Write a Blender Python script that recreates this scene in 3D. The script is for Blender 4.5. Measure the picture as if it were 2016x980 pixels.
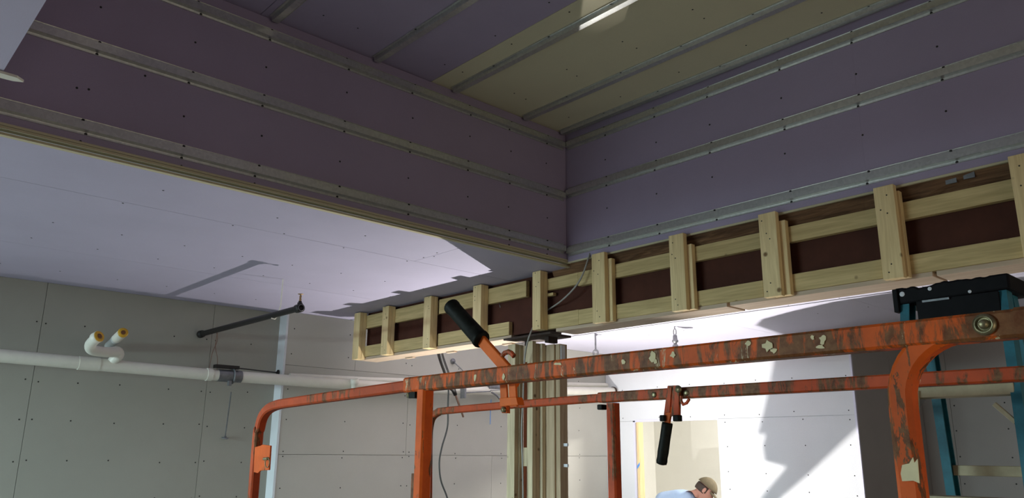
import bpy, bmesh, math, random
from mathutils import Vector, Matrix
random.seed(7)
SC = bpy.context.scene
for o in list(bpy.data.objects): bpy.data.objects.remove(o)
COL = SC.collection
# ------------------------------------------------------------------ camera
CAM = Vector((0, 0, 1.6))
RR = Vector((0.674957, 0.737806, 0.008683))
UU = Vector((0.180738, -0.176729, 0.967523))
FF = Vector((-0.715378, 0.651467, 0.252634))
FPX = 1535.57
cd = bpy.data.cameras.new('camera'); co = bpy.data.objects.new('camera', cd); COL.objects.link(co)
m = Matrix.Identity(4)
for i in range(3):
    m[i][0] = RR[i]; m[i][1] = UU[i]; m[i][2] = -FF[i]; m[i][3] = CAM[i]
co.matrix_world = m
cd.sensor_fit = 'HORIZONTAL'; cd.sensor_width = 36; cd.lens = FPX / 2016 * 36
cd.clip_start = 0.02
SC.camera = co
def at(px, py, ax, val):
    d = RR * ((px - 1008) / FPX) + UU * (-(py - 490) / FPX) + FF
    t = (val - CAM[ax]) / d[ax]
    return CAM + d * t
# ------------------------------------------------------------------ world, light, exposure
W = bpy.data.worlds.new('world'); SC.world = W; W.use_nodes = True
bg = W.node_tree.nodes['Background']; bg.inputs[0].default_value = (0.80, 0.88, 1.0, 1); bg.inputs[1].default_value = 0.35
SC.view_settings.view_transform = 'Standard'; SC.view_settings.look = 'None'
SC.view_settings.gamma = 1; SC.view_settings.exposure = 0.0
try: SC.view_settings.use_curve_mapping = False
except Exception: pass
def area(name, loc, direction, sx, sy, power, col, shape='RECTANGLE', spread=math.pi):
    l = bpy.data.lights.new(name, 'AREA'); l.shape = shape; l.size = sx; l.size_y = sy
    l.energy = power; l.color = col; l.spread = spread
    o = bpy.data.objects.new(name, l); COL.objects.link(o); o.location = loc
    o.rotation_euler = Vector(direction).to_track_quat('-Z', 'Y').to_euler(); return o
LAMP = Vector((-5.42, 5.58, 0.34))
area('flood_light', LAMP, (0.30, 0.22, 0.92), 0.016, 0.016, 200, (1.0, 0.975, 0.94), 'DISK')
area('back_window_fill', (-5.3, -3.75, 1.0), (-0.20, 1, -0.75), 3.2, 1.6, 80, (0.85, 0.93, 1.0))  # weak fill added at the back window for the beam timber and fascia
area('sky_beyond_window', (-5.6, -6.2, 3.6), (-0.10, 1, -0.25), 4.6, 3.2, 3300, (0.66, 0.95, 1.0))
area('warm_side_fill', (3.2, 1.6, 1.0), (-1, 0.15, -0.55), 5.0, 1.4, 50, (1.0, 0.85, 0.62))  # unseen warm fill added to lift the tray and timber
area('next_room_lamp', (-4.9, 10.6, 2.75), (-0.35, -0.25, -1), 0.9, 0.3, 185, (1.0, 0.97, 0.90))
# ------------------------------------------------------------------ materials
MATS = {}
def newmat(name):
    mt = bpy.data.materials.new(name); mt.use_nodes = True; MATS[name] = mt
    nt = mt.node_tree; b = nt.nodes['Principled BSDF']; return mt, nt, b
def ramp(nt, src, stops):
    r = nt.nodes.new('ShaderNodeValToRGB'); nt.links.new(src, r.inputs[0])
    e = r.color_ramp.elements
    while len(e) < len(stops): e.new(0.5)
    for i, (p, c) in enumerate(stops):
        e[i].position = p; e[i].color = (c[0], c[1], c[2], 1)
    return r.outputs[0]
def coords(nt, scale=(1, 1, 1), rnd=True):
    tc = nt.nodes.new('ShaderNodeTexCoord'); mp = nt.nodes.new('ShaderNodeMapping')
    mp.inputs['Scale'].default_value = scale
    if rnd:
        oi = nt.nodes.new('ShaderNodeObjectInfo'); mu = nt.nodes.new('ShaderNodeMath'); mu.operation = 'MULTIPLY'
        nt.links.new(oi.outputs['Random'], mu.inputs[0]); mu.inputs[1].default_value = 37
        ad = nt.nodes.new('ShaderNodeVectorMath'); ad.operation = 'ADD'
        nt.links.new(tc.outputs['Object'], ad.inputs[0]); nt.links.new(mu.outputs[0], ad.inputs[1])
        nt.links.new(ad.outputs[0], mp.inputs[0])
    else: nt.links.new(tc.outputs['Object'], mp.inputs[0])
    return mp.outputs[0]
def noise(nt, vec, scale, detail=4, rough=0.6, dist=0):
    n = nt.nodes.new('ShaderNodeTexNoise'); nt.links.new(vec, n.inputs['Vector'])
    n.inputs['Scale'].default_value = scale; n.inputs['Detail'].default_value = detail
    n.inputs['Roughness'].default_value = rough; n.inputs['Distortion'].default_value = dist
    return n.outputs['Fac']
def mix(nt, fac, a, b, mode='MIX'):
    x = nt.nodes.new('ShaderNodeMix'); x.data_type = 'RGBA'; x.blend_type = mode
    for i, v in ((0, fac), (6, a), (7, b)):
        if hasattr(v, 'is_output'): nt.links.new(v, x.inputs[i])
        else: x.inputs[i].default_value = v if i == 0 else (v[0], v[1], v[2], 1)
    return x.outputs[2]
def bump(nt, b, h, strength=0.2, dist=0.002):
    n = nt.nodes.new('ShaderNodeBump'); n.inputs['Strength'].default_value = strength; n.inputs['Distance'].default_value = dist
    nt.links.new(h, n.inputs['Height']); nt.links.new(n.outputs[0], b.inputs['Normal'])
def board(name, c, rough=0.75, var=0.07, bluish=None, spec=0.35):
    mt, nt, b = newmat(name); v = coords(nt, rnd=True)
    n1 = noise(nt, v, 1.3, 4, 0.6); lo = [k * (1 - var) for k in c]; hi = [min(1, k * (1 + var)) for k in c]
    if bluish: hi = [hi[0] * bluish[0], hi[1] * bluish[1], hi[2] * bluish[2]]
    base = ramp(nt, n1, [(0.3, lo), (0.7, hi)])
    n2 = noise(nt, v, 260, 2, 0.5)
    base = mix(nt, 0.10, base, ramp(nt, n2, [(0.35, [k * 0.75 for k in c]), (0.65, [min(1, k * 1.25) for k in c])]))
    nt.links.new(base, b.inputs['Base Color']); b.inputs['Roughness'].default_value = rough
    b.inputs['Specular IOR Level'].default_value = spec
    bump(nt, b, noise(nt, v, 180, 3, 0.6), 0.08, 0.001); return mt
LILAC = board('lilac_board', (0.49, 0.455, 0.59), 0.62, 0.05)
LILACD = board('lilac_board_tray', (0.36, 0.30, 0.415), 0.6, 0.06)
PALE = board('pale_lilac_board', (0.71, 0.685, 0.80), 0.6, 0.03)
TAN = board('tan_board', (0.60, 0.55, 0.38), 0.8, 0.05)
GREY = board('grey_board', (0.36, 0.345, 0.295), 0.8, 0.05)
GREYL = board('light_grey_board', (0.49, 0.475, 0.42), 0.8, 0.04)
WHITEB = board('whitish_board', (0.70, 0.70, 0.72), 0.6, 0.03)
CREAM = board('cream_wall', (0.81, 0.80, 0.75), 0.8, 0.03)
DARKW = board('dark_grey_board', (0.40, 0.37, 0.34), 0.8, 0.05)
EDGE = board('board_core_edge', (0.56, 0.50, 0.33), 0.9, 0.08)
CONC = board('concrete', (0.17, 0.16, 0.15), 0.8, 0.15)
def wood(name, axis, light, dark, knots=True, rough=0.7):
    mt, nt, b = newmat(name); s = [9, 9, 9]; s[axis] = 0.55
    v = coords(nt, tuple(s)); g = noise(nt, v, 2.2, 5, 0.6, 1.2)
    w = nt.nodes.new('ShaderNodeTexNoise'); nt.links.new(v, w.inputs['Vector']); w.inputs['Scale'].default_value = 9; w.inputs['Detail'].default_value = 3
    base = ramp(nt, g, [(0.30, dark), (0.5, [(a + c) / 2 for a, c in zip(light, dark)]), (0.62, light)])
    base = mix(nt, 0.3, base, ramp(nt, w.outputs['Fac'], [(0.4, dark), (0.6, light)]))
    if knots:
        v2 = coords(nt, (1, 1, 1)); vo = nt.nodes.new('ShaderNodeTexVoronoi'); nt.links.new(v2, vo.inputs['Vector']); vo.inputs['Scale'].default_value = 5.5
        k = ramp(nt, vo.outputs['Distance'], [(0.05, (1, 1, 1)), (0.10, (0, 0, 0))])
        base = mix(nt, k, base, (dark[0] * 0.35, dark[1] * 0.28, dark[2] * 0.25))
    nt.links.new(base, b.inputs['Base Color']); b.inputs['Roughness'].default_value = rough
    b.inputs['Specular IOR Level'].default_value = 0.25
    bump(nt, b, g, 0.15, 0.002); return mt
PINE, PINED = (0.88, 0.69, 0.38), (0.66, 0.48, 0.24)
TRT, TRTD = (0.67, 0.51, 0.25), (0.45, 0.33, 0.15)
WX = wood('treated_pine_along_x', 0, TRT, TRTD); WZ = wood('pine_upright', 2, PINE, PINED); WY = wood('pine_along_y', 1, PINE, PINED, False)
WZT = wood('weathered_pine_upright', 2, (0.70, 0.57, 0.38), (0.48, 0.38, 0.24)); WZB = wood('brown_pine_upright', 2, (0.55, 0.41, 0.27), (0.36, 0.25, 0.15))
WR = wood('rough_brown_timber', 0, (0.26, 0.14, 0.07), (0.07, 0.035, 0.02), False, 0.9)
WBOT = wood('pale_bottom_board', 0, (0.60, 0.47, 0.35), (0.48, 0.36, 0.26), False)
def plain(name, c, rough=0.5, metal=0.0, var=0.15, scale=12, spec=0.5, bmp=0.1):
    mt, nt, b = newmat(name); v = coords(nt)
    base = ramp(nt, noise(nt, v, scale, 5, 0.65), [(0.3, [k * (1 - var) for k in c]), (0.7, [min(1, k * (1 + var)) for k in c])])
    nt.links.new(base, b.inputs['Base Color']); b.inputs['Roughness'].default_value = rough; b.inputs['Metallic'].default_value = metal
    b.inputs['Specular IOR Level'].default_value = spec
    if bmp: bump(nt, b, noise(nt, v, scale * 6, 3, 0.6), bmp, 0.001)
    return mt
def galv():
    mt, nt, b = newmat('galvanized_steel'); v = coords(nt)
    vo = nt.nodes.new('ShaderNodeTexVoronoi'); nt.links.new(v, vo.inputs['Vector']); vo.inputs['Scale'].default_value = 70
    base = ramp(nt, vo.outputs['Color'], [(0.2, (0.60, 0.605, 0.575)), (0.8, (0.68, 0.685, 0.65))])
    nt.links.new(base, b.inputs['Base Color']); b.inputs['Metallic'].default_value = 0.82
    r = ramp(nt, noise(nt, v, 6, 4, 0.6), [(0.3, (0.30,) * 3), (0.7, (0.34,) * 3)]); nt.links.new(r, b.inputs['Roughness'])
    return mt
GALV = galv()
STEEL = plain('primed_steel', (0.075, 0.024, 0.014), 0.75, 0.1, 0.25, 4, 0.25)
RUST = plain('rusty_dark_steel', (0.055, 0.035, 0.028), 0.75, 0.4, 0.4, 30)
SCREW = plain('black_screw', (0.015, 0.014, 0.013), 0.5, 0.2, 0.1, 40)
PVC = plain('white_plastic_pipe', (0.76, 0.73, 0.64), 0.38, 0, 0.04, 8)
PVCC = plain('clear_plastic_sleeve', (0.55, 0.56, 0.55), 0.25, 0, 0.08, 20)
AMBER = plain('amber_pipe_cap', (0.60, 0.33, 0.02), 0.4, 0, 0.2, 30)
BRN = plain('brown_glue', (0.14, 0.05, 0.01), 0.4, 0, 0.3, 60)
BLKP = plain('black_pipe_steel', (0.016, 0.013, 0.012), 0.5, 0.2, 0.35, 18)
RUBR = plain('black_rubber', (0.010, 0.0105, 0.008), 0.55, 0, 0.7, 40, 0.12)
TEAL = plain('teal_fibreglass', (0.012, 0.125, 0.165), 0.5, 0, 0.25, 20)
ALU = plain('dirty_aluminium', (0.42, 0.35, 0.22), 0.65, 0.0, 0.15, 14)
BLKPL = plain('black_ladder_plastic', (0.005, 0.004, 0.005), 0.6, 0, 0.4, 30, 0.12)
GREYM = plain('grey_metal', (0.22, 0.22, 0.23), 0.5, 0.6, 0.2, 20)
BRASS = plain('dull_brass', (0.42, 0.27, 0.13), 0.45, 0.7, 0.2, 40)
BOLT = plain('worn_steel_bolt', (0.27, 0.23, 0.13), 0.4, 0.7, 0.4, 50)
CABLE = plain('grey_cable', (0.34, 0.32, 0.29), 0.6, 0, 0.1, 20)
CORD = plain('dark_cord', (0.06, 0.065, 0.06), 0.5, 0, 0.1, 20)
PINKW = plain('thin_red_wire', (0.22, 0.12, 0.08), 0.6, 0, 0.1, 20)
TAPE = plain('blue_tape', (0.10, 0.30, 0.72), 0.6, 0, 0.06, 20)
SKIN = plain('skin', (0.42, 0.20, 0.15), 0.55, 0, 0.08, 12)
HAIR = plain('dark_brown_hair', (0.035, 0.020, 0.014), 0.7, 0, 0.4, 60)
CAP = plain('olive_tan_cap', (0.115, 0.09, 0.05), 0.85, 0, 0.12, 30)
SHIRT = plain('light_blue_shirt', (0.36, 0.47, 0.66), 0.9, 0, 0.05, 15)
JEAN = plain('dark_blue_jeans', (0.05, 0.07, 0.13), 0.9, 0, 0.2, 20)
BOOT = plain('brown_boot', (0.12, 0.07, 0.04), 0.7, 0, 0.2, 20)
SPLAT = plain('cream_dried_plaster', (0.80, 0.66, 0.40), 0.85, 0, 0.1, 20)
LAMPG = plain('lamp_yellow', (0.6, 0.4, 0.03), 0.5, 0, 0.1, 10)
def orange(name, dirt, cream, c=(0.80, 0.125, 0.014)):
    mt, nt, b = newmat(name); v = coords(nt, (1, 1, 1), False); vs = coords(nt, (16, 16, 3.5), False)
    d = [k * 0.62 for k in c]
    base = ramp(nt, noise(nt, v, 7, 5, 0.65), [(0.3, d), (0.65, c)])
    n = noise(nt, vs, 2.4, 6, 0.7, 0.4); n2 = noise(nt, v, 3.2, 3, 0.5)
    mu = nt.nodes.new('ShaderNodeMath'); mu.operation = 'ADD'; nt.links.new(n, mu.inputs[0])
    m2 = nt.nodes.new('ShaderNodeMath'); m2.operation = 'MULTIPLY'; nt.links.new(n2, m2.inputs[0]); m2.inputs[1].default_value = 0.8; nt.links.new(m2.outputs[0], mu.inputs[1])
    k = ramp(nt, mu.outputs[0], [(dirt, (0, 0, 0)), (dirt + 0.09, (0.85,) * 3)])
    base = mix(nt, k, base, ramp(nt, noise(nt, v, 60, 3, 0.6), [(0.35, (0.05, 0.032, 0.012)), (0.65, (0.16, 0.10, 0.042))]))
    cr = noise(nt, vs, 1.9, 6, 0.75, 0.8)
    k2 = ramp(nt, cr, [(cream, (0, 0, 0)), (cream + 0.02, (1, 1, 1))])
    base = mix(nt, k2, base, (0.62, 0.50, 0.30))
    nt.links.new(base, b.inputs['Base Color']); b.inputs['Roughness'].default_value = 0.55; b.inputs['Specular IOR Level'].default_value = 0.22
    bump(nt, b, mu.outputs[0], 0.25, 0.002); return mt
OR_NEAR = orange('worn_orange_paint', 0.845, 0.615)
OR_MID = orange('orange_paint', 0.985, 0.74)
OR_FAR = orange('dull_orange_paint', 0.88, 0.70, (0.60, 0.085, 0.020))
OR_CLEAN = orange('cleaner_orange_paint', 1.10, 0.80, (0.88, 0.16, 0.015))
# ------------------------------------------------------------------ mesh helpers
class MB:
    def __init__(s): s.v = []; s.f = []; s.sm = []
    def add(s, vs, fs, smooth=False):
        o = len(s.v); s.v += [Vector(p) for p in vs]; s.f += [[i + o for i in f] for f in fs]; s.sm += [smooth] * len(fs); return s
    def box(s, lo, hi):
        x0, y0, z0 = [min(a, b) for a, b in zip(lo, hi)]; x1, y1, z1 = [max(a, b) for a, b in zip(lo, hi)]
        return s.add([(x0, y0, z0), (x1, y0, z0), (x1, y1, z0), (x0, y1, z0), (x0, y0, z1), (x1, y0, z1), (x1, y1, z1), (x0, y1, z1)],
                     [(0, 3, 2, 1), (4, 5, 6, 7), (0, 1, 5, 4), (1, 2, 6, 5), (2, 3, 7, 6), (3, 0, 4, 7)])
    def sweep(s, pts, prof, up=(0, 0, 1), smooth=False, caps=True, closed=True):
        pts = [Vector(p) for p in pts]; n = len(pts); k = len(prof); rings = []; up = Vector(up)
        sc = prof if isinstance(prof[0][0], (tuple, list)) else None
        for i in range(n):
            if i == 0: t = pts[1] - pts[0]
            elif i == n - 1: t = pts[-1] - pts[-2]
            else: t = (pts[i + 1] - pts[i]).normalized() + (pts[i] - pts[i - 1]).normalized()
            t.normalize(); side = t.cross(up)
            if side.length < 1e-4: side = t.cross(Vector((0, 1, 0)))
            side.normalize(); u = side.cross(t)
            rings.append([pts[i] + side * a + u * b for a, b in prof])
        vs = [p for r in rings for p in r]; fs = []
        m_ = k if closed else k - 1
        for i in range(n - 1):
            for j in range(m_):
                a = i * k + j; b = i * k + (j + 1) % k; fs.append((a, b, b + k, a + k))
        s.add(vs, fs, smooth)
        if caps: s.add(rings[0], [list(range(k))][::1]); s.f[-1].reverse(); s.add(rings[-1], [list(range(k))])
        return s
    def tube(s, pts, r, n=12, up=(0, 0, 1), caps=True):
        return s.sweep(pts, [(r * math.cos(2 * math.pi * i / n), r * math.sin(2 * math.pi * i / n)) for i in range(n)], up, True, caps)
    def sq(s, pts, w, h=None, c=0.12, up=(0, 0, 1)):
        h = h or w; a, b = w / 2, h / 2; e = min(w, h) * c
        pr = [(-a + e, -b), (a - e, -b), (a, -b + e), (a, b - e), (a - e, b), (-a + e, b), (-a, b - e), (-a, -b + e)]
        return s.sweep(pts, pr, up, False)
    def lathe(s, base, axis, prof, n=16):
        base = Vector(base); ax = Vector(axis).normalized(); a = ax.orthogonal().normalized(); b = ax.cross(a)
        vs = [base + ax * h + (a * math.cos(2 * math.pi * j / n) + b * math.sin(2 * math.pi * j / n)) * max(r, 1e-5) for r, h in prof for j in range(n)]
        fs = [(i * n + j, i * n + (j + 1) % n, (i + 1) * n + (j + 1) % n, (i + 1) * n + j) for i in range(len(prof) - 1) for j in range(n)]
        return s.add(vs, fs, True)
    def prism(s, poly, d):      # poly: 3D points, d: extrusion vector
        n = len(poly); d = Vector(d); vs = [Vector(p) for p in poly] + [Vector(p) + d for p in poly]
        return s.add(vs, [list(range(n))[::-1], [i + n for i in range(n)]] + [(i, (i + 1) % n, (i + 1) % n + n, i + n) for i in range(n)])
    def build(s, name, mat, parent=None, bevel=0, kind=None, label=None):
        off = parent['_w'] if parent is not None and '_w' in parent else (0, 0, 0)
        off = Vector(off); me = bpy.data.meshes.new(name)
        me.from_pydata([p - off for p in s.v], [], s.f)
        me.polygons.foreach_set('use_smooth', s.sm)
        bm = bmesh.new(); bm.from_mesh(me); bmesh.ops.recalc_face_normals(bm, faces=bm.faces); bm.to_mesh(me); bm.free()
        me.materials.append(mat); o = bpy.data.objects.new(name, me); COL.objects.link(o)
        if parent is not None: o.parent = parent
        o['_w'] = [off.x, off.y, off.z]
        if bevel:
            md = o.modifiers.new('bevel', 'BEVEL'); md.width = bevel; md.segments = 2; md.limit_method = 'ANGLE'
        if kind: o['kind'] = kind
        if label: o['label'] = label
        return o
def tag(o, label, cat, group=None):
    o['label'] = label; o['category'] = cat
    if group: o['group'] = group
    return o
def thing(name, loc, label, cat, group=None):
    o = bpy.data.objects.new(name, None); COL.objects.link(o); o.location = loc; o['_w'] = list(loc); o.empty_display_size = 0.1
    return tag(o, label, cat, group)
def setting(name, loc):
    o = bpy.data.objects.new(name, None); COL.objects.link(o); o.location = loc; o['_w'] = list(loc); o['kind'] = 'structure'; return o
def arc(c, r, a0, a1, ux, uy, n=8):
    c = Vector(c); ux = Vector(ux); uy = Vector(uy)
    return [c + ux * (r * math.cos(a0 + (a1 - a0) * i / n)) + uy * (r * math.sin(a0 + (a1 - a0) * i / n)) for i in range(n + 1)]
def screws(parent, pts, nrm, r=0.0075):
    b = MB(); nrm = Vector(nrm)
    for p in pts:
        p = Vector(p); p = p + Vector([random.uniform(-1, 1) * 0.012 * (1 - abs(n)) for n in nrm])
        b.lathe(p, nrm, [(r, 0), (r, 0.0012), (r * 0.55, 0.0022), (0, 0.0022)], 7)
    b.build('screw_heads', SCREW, parent, kind='stuff')
# ------------------------------------------------------------------ panels (drywall boards with recessed joints)
G = 0.0018
def panels(parent, ax, val, th, us, vs, mat, name='drywall_panel', holes=()):
    """boards in the plane axis=val, front face at val, thickness th behind (signed); us, vs: lists of ranges"""
    A = [a for a in range(3) if a != ax]
    for u0, u1, v0, v1 in [(u[0], u[1], v[0], v[1]) for u in us for v in vs]:
        lo = [0, 0, 0]; hi = [0, 0, 0]; lo[ax] = val; hi[ax] = val + th
        lo[A[0]] = u0 + G; hi[A[0]] = u1 - G; lo[A[1]] = v0 + G; hi[A[1]] = v1 - G
        MB().box(lo, hi).build(name, mat, parent)
def runs(a, *cuts):
    c = [a] + list(cuts); return [(c[i], c[i + 1]) for i in range(len(c) - 1)]
ZC, ZT = 2.964, 4.03
XA, YB = -3.95, 4.158
# floor
fl = MB().box((-9, -4, -0.15), (3.6, 12.2, 0)).build('floor', CONC); fl['kind'] = 'structure'
# lower ceiling -------------------------------------------------------------
ce = setting('ceiling', (-5.6, 2, ZC))
XL = [(-7.55, -6.13), (-6.13, -4.63), (-4.63, -3.985)]
panels(ce, 2, ZC, 0.016, [XL[0]], runs(-3.6, 0.0, 4.30), LILAC)
panels(ce, 2, ZC, 0.016, [XL[1]], runs(-3.6, -0.8, 4.30), LILAC)
panels(ce, 2, ZC, 0.016, [XL[2]], runs(-3.6, -0.3, 3.24, 4.30), LILAC)
panels(ce, 2, ZC, 0.016, runs(-7.55, -6.04, -3.02, -0.3, 3.4), [(4.33, 6.820)], PALE)
panels(ce, 2, ZC, 0.016, runs(-7.55, -4.6, -3.04, -0.6, 3.4), runs(6.845, 8.45), PALE)
panels(ce, 2, ZC, 0.016, runs(-3.8, -1.0, 1.4, 3.4), runs(8.45, 10.3), PALE)
panels(ce, 2, ZC, 0.016, runs(-3.985, -1.6, 0.9, 3.4), runs(-3.6, -1.2, 0.381), LILAC)
MB().box((-7.3, 6.8215, ZC - 0.0012), (-2.2, 6.8435, ZC + 0.014)).build('joint_shade_strip', SCREW, ce, label='black strip standing in for the shade of an open joint between ceiling boards')  # black strip filling the groove, paints the joint's shade
MB().box((-7.6, -3.6, ZC + 0.017), (-4.10, 4.3, ZC + 0.05)).box((-7.6, 4.3, ZC + 0.017), (-3.985, 8.6, ZC + 0.05)).box((-3.985, -3.6, ZC + 0.017), (3.5, 0.36, ZC + 0.05)).box((-3.985, 4.36, ZC + 0.017), (3.5, 10.4, ZC + 0.05)).build('ceiling_backing', PALE, ce)
scr = [(x, y, ZC) for x in (-5.38, -5.9, -6.9) for y in [k * 0.41 + 0.2 for k in range(-2, 11)] if y < 4.0]
scr += [(-4.66, y, ZC) for y in (0.4, 1.22, 1.88, 2.65, 3.2, 3.9)] + [(-4.60, 2.2, ZC), (-4.3, 3.22, ZC), (-4.4, 3.26, ZC), (-4.5, 3.22, ZC), (-4.3, 2.0, ZC), (-4.25, 1.3, ZC), (-4.28, 2.6, ZC)]
scr += [(x, y, ZC) for x in (-5.7, -5.2, -3.6, -3.1, -2.4) for y in (6.78, 7.4)] + [(-5.6, 6.3, ZC), (-5.3, 6.3, ZC)]
screws(ce, scr, (0, 0, -1), 0.006)
# edges of the lower ceiling build-up under the left fascia
MB().box((-3.985, -3.4, ZC - 0.003), (-3.955, 4.29, ZC + 0.009)).build('lower_board_edge', EDGE, ce, label='tan board edge along the opening')
MB().box((-3.99, 0.36, ZC + 0.022), (-3.94, 4.25, ZC + 0.034)).build('upper_board_edge', EDGE, ce, label='tan board edge, second layer')
MB().box((-3.99, 0.36, ZC + 0.036), (-3.938, 4.20, ZC + 0.0475)).build('upper_board_edge', EDGE, ce)
# tray ceiling --------------------------------------------------------------
tc_ = setting('ceiling', (-2, 2.3, ZT)); tc_.name = 'tray_ceiling'
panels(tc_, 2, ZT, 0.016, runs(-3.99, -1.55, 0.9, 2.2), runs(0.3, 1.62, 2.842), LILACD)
panels(tc_, 2, ZT, 0.016, runs(-3.99, -1.1, 2.2), [(2.842, 4.17)], TAN)
MB().box((-4.1, 0.2, ZT + 0.017), (2.3, 4.3, ZT + 0.06)).build('ceiling_backing', LILACD, tc_)
ts = [(x, y, ZT) for y in (2.75, 2.9, 3.38, 3.5, 3.95, 2.1, 1.9) for x in [-3.7 + 0.49 * k for k in range(6)]]
screws(tc_, ts, (0, 0, -1), 0.0055)
# left fascia A (faces +x)
wa = setting('wall_tray_left', (XA, 2.2, 3.5))
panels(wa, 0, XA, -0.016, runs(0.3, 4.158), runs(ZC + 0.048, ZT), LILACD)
MB().box((XA - 0.017, 0.2, ZC + 0.05), (XA - 0.06, 4.3, ZT + 0.03)).build('wall_backing', LILACD, wa)
AY = [0.36, 0.82, 1.28, 1.69, 2.20, 2.70, 3.18, 3.57, 3.95]
screws(wa, [(XA, y, z) for y in AY for z in (3.29, 3.73)] + [(XA, y, 3.02) for y in AY] + [(XA, 0.75, 3.28), (XA, 1.05, 3.44)], (1, 0, 0), 0.006)
# rear fascia B (faces -y)
wb = setting('wall_tray_back', (-1.5, YB, 3.5))
G = 0.0002
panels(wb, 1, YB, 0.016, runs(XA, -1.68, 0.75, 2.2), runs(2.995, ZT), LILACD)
G = 0.0018
MB().box((XA - 0.05, YB + 0.017, 3.05), (2.3, YB + 0.06, ZT + 0.03)).build('wall_backing', LILACD, wb)
MB().box((XA - 0.04, YB + 0.0005, 2.983), (2.2, YB + 0.016, 2.9945)).build('board_edge', EDGE, wb, label='tan board edge above the beam')
BX = [-3.54, -3.09, -2.645, -2.135, -1.67, -1.235, -0.8]
screws(wb, [(x, YB, z) for x in BX for z in (3.34, 3.70)], (0, -1, 0), 0.006)
# tray right and near sides (out of view)
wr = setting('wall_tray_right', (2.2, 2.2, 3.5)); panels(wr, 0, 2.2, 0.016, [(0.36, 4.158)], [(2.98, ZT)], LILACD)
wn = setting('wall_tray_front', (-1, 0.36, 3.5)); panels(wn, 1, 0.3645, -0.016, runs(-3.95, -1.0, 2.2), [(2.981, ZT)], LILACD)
# left wall -----------------------------------------------------------------
wl = setting('wall_left', (-7.45, 0, 0))
XW = -7.45
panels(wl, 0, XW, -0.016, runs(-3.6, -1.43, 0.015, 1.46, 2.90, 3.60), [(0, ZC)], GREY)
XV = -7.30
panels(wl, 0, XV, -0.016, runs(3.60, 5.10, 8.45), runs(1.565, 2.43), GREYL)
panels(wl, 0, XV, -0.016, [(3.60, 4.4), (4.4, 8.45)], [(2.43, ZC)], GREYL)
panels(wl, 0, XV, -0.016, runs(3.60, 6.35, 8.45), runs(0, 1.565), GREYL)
MB().box((XV, 3.58, 0), (XV - 0.15, 3.598, ZC)).build('corner_return', WHITEB, wl)
MB().box((XV + 0.003, 3.588, 0), (XV - 0.012, 3.602, ZC)).build('corner_bead', WHITEB, wl)
MB().box((XW - 0.018, -3.6, 0), (XW - 0.08, 3.6, ZC)).box((XV - 0.018, 3.6, 0), (XV - 0.23, 8.6, ZC)).build('wall_backing', GREY, wl)
sl = []
for y in (1.42, 1.50, 1.8, 2.13, 2.55, 2.86, 2.94, 3.3, 0.9, 0.5): sl += [(XW, y, z) for z in (1.18, 1.50, 1.82, 2.14, 2.62)]
screws(wl, sl, (1, 0, 0), 0.0065)
sr = []
for y in (3.66, 4.32, 5.06, 5.14, 5.8, 6.5, 7.2, 7.9): sr += [(XV, y, z) for z in (1.25, 1.54, 1.59, 1.9, 2.2, 2.55, 2.8)]
screws(wl, sr, (1, 0, 0), 0.0065)
# far wall with doorway -----------------------------------------------------
wf = setting('wall_far', (-5.5, 8.45, 0)); YF = 8.45
panels(wf, 1, YF, 0.016, runs(-7.3, -3.795), [(2.025, ZC)], WHITEB)
panels(wf, 1, YF, 0.016, [(-7.3, -6.80), (-5.51, -3.795)], [(0, 2.025)], WHITEB)
MB().box((-7.3, YF + 0.018, 0), (-6.82, YF + 0.11, ZC)).box((-5.50, YF + 0.018, 0), (-3.82, YF + 0.11, ZC)).box((-6.82, YF + 0.018, 2.06), (-5.5, YF + 0.11, ZC)).build('wall_backing', WHITEB, wf)
MB().box((-6.825, YF - 0.004, 0), (-6.795, YF + 0.018, 2.03)).box((-6.825, YF - 0.004, 2.012), (-5.5, YF + 0.018, 2.042)).build('opening_edge', PALE, wf, label='white board edge round the opening')
MB().box((-3.812, YF - 0.004, 0), (-3.79, YF + 0.02, ZC)).build('corner_bead', PALE, wf)
screws(wf, [(x, YF, z) for x in (-5.4, -4.95, -4.5, -3.88, -7.0, -6.4, -5.9) for z in (2.07, 2.45, 2.7)] + [(x, YF, z) for x in (-5.4, -4.9, -4.4, -3.88) for z in (1.98, 1.7, 1.4, 1.2)], (0, -1, 0), 0.007)
d1 = setting('door_1', (-6.15, YF + 0.06, 0))
MB().box((-6.795, YF + 0.02, 0), (-6.755, YF + 0.115, 2.01)).build('jamb_stud', WZ, d1, 0.003)
MB().box((-5.53, YF + 0.02, 0), (-5.512, YF + 0.115, 2.01)).build('jamb_lining', CREAM, d1)
q = [(-6.80, YF + 0.018, 1.40), (-6.75, YF + 0.018, 1.455), (-6.75, YF + 0.018, 1.495), (-6.80, YF + 0.018, 1.44)]
MB().prism(q, (0, -0.003, 0)).build('blue_tape_mark', TAPE, d1, label='short diagonal strip of blue tape')
# return wall and back wall behind the ladder
wx = setting('wall_return', (-3.8, 9.4, 0))
panels(wx, 0, -3.80, -0.016, runs(YF + 0.02, 9.45, 10.3), [(0, ZC)], DARKW)
MB().box((-3.818, YF + 0.02, 0), (-3.9, 12, ZC)).build('wall_backing', DARKW, wx)
wk = setting('wall_back', (-1, 10.3, 0))
panels(wk, 1, 10.3, 0.016, runs(-3.8, -3.48, -2.2, -0.9, 0.4, 1.7, 3.4), [(0, ZC)], DARKW)
MB().box((-3.8, 10.318, 0), (3.5, 10.4, ZC)).build('wall_backing', DARKW, wk)
screws(wk, [(x, 10.3, z) for x in (-3.52, -3.44, -2.9, -2.5) for z in (1.3, 1.6, 1.9, 2.2, 2.5)], (0, -1, 0), 0.009)
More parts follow.
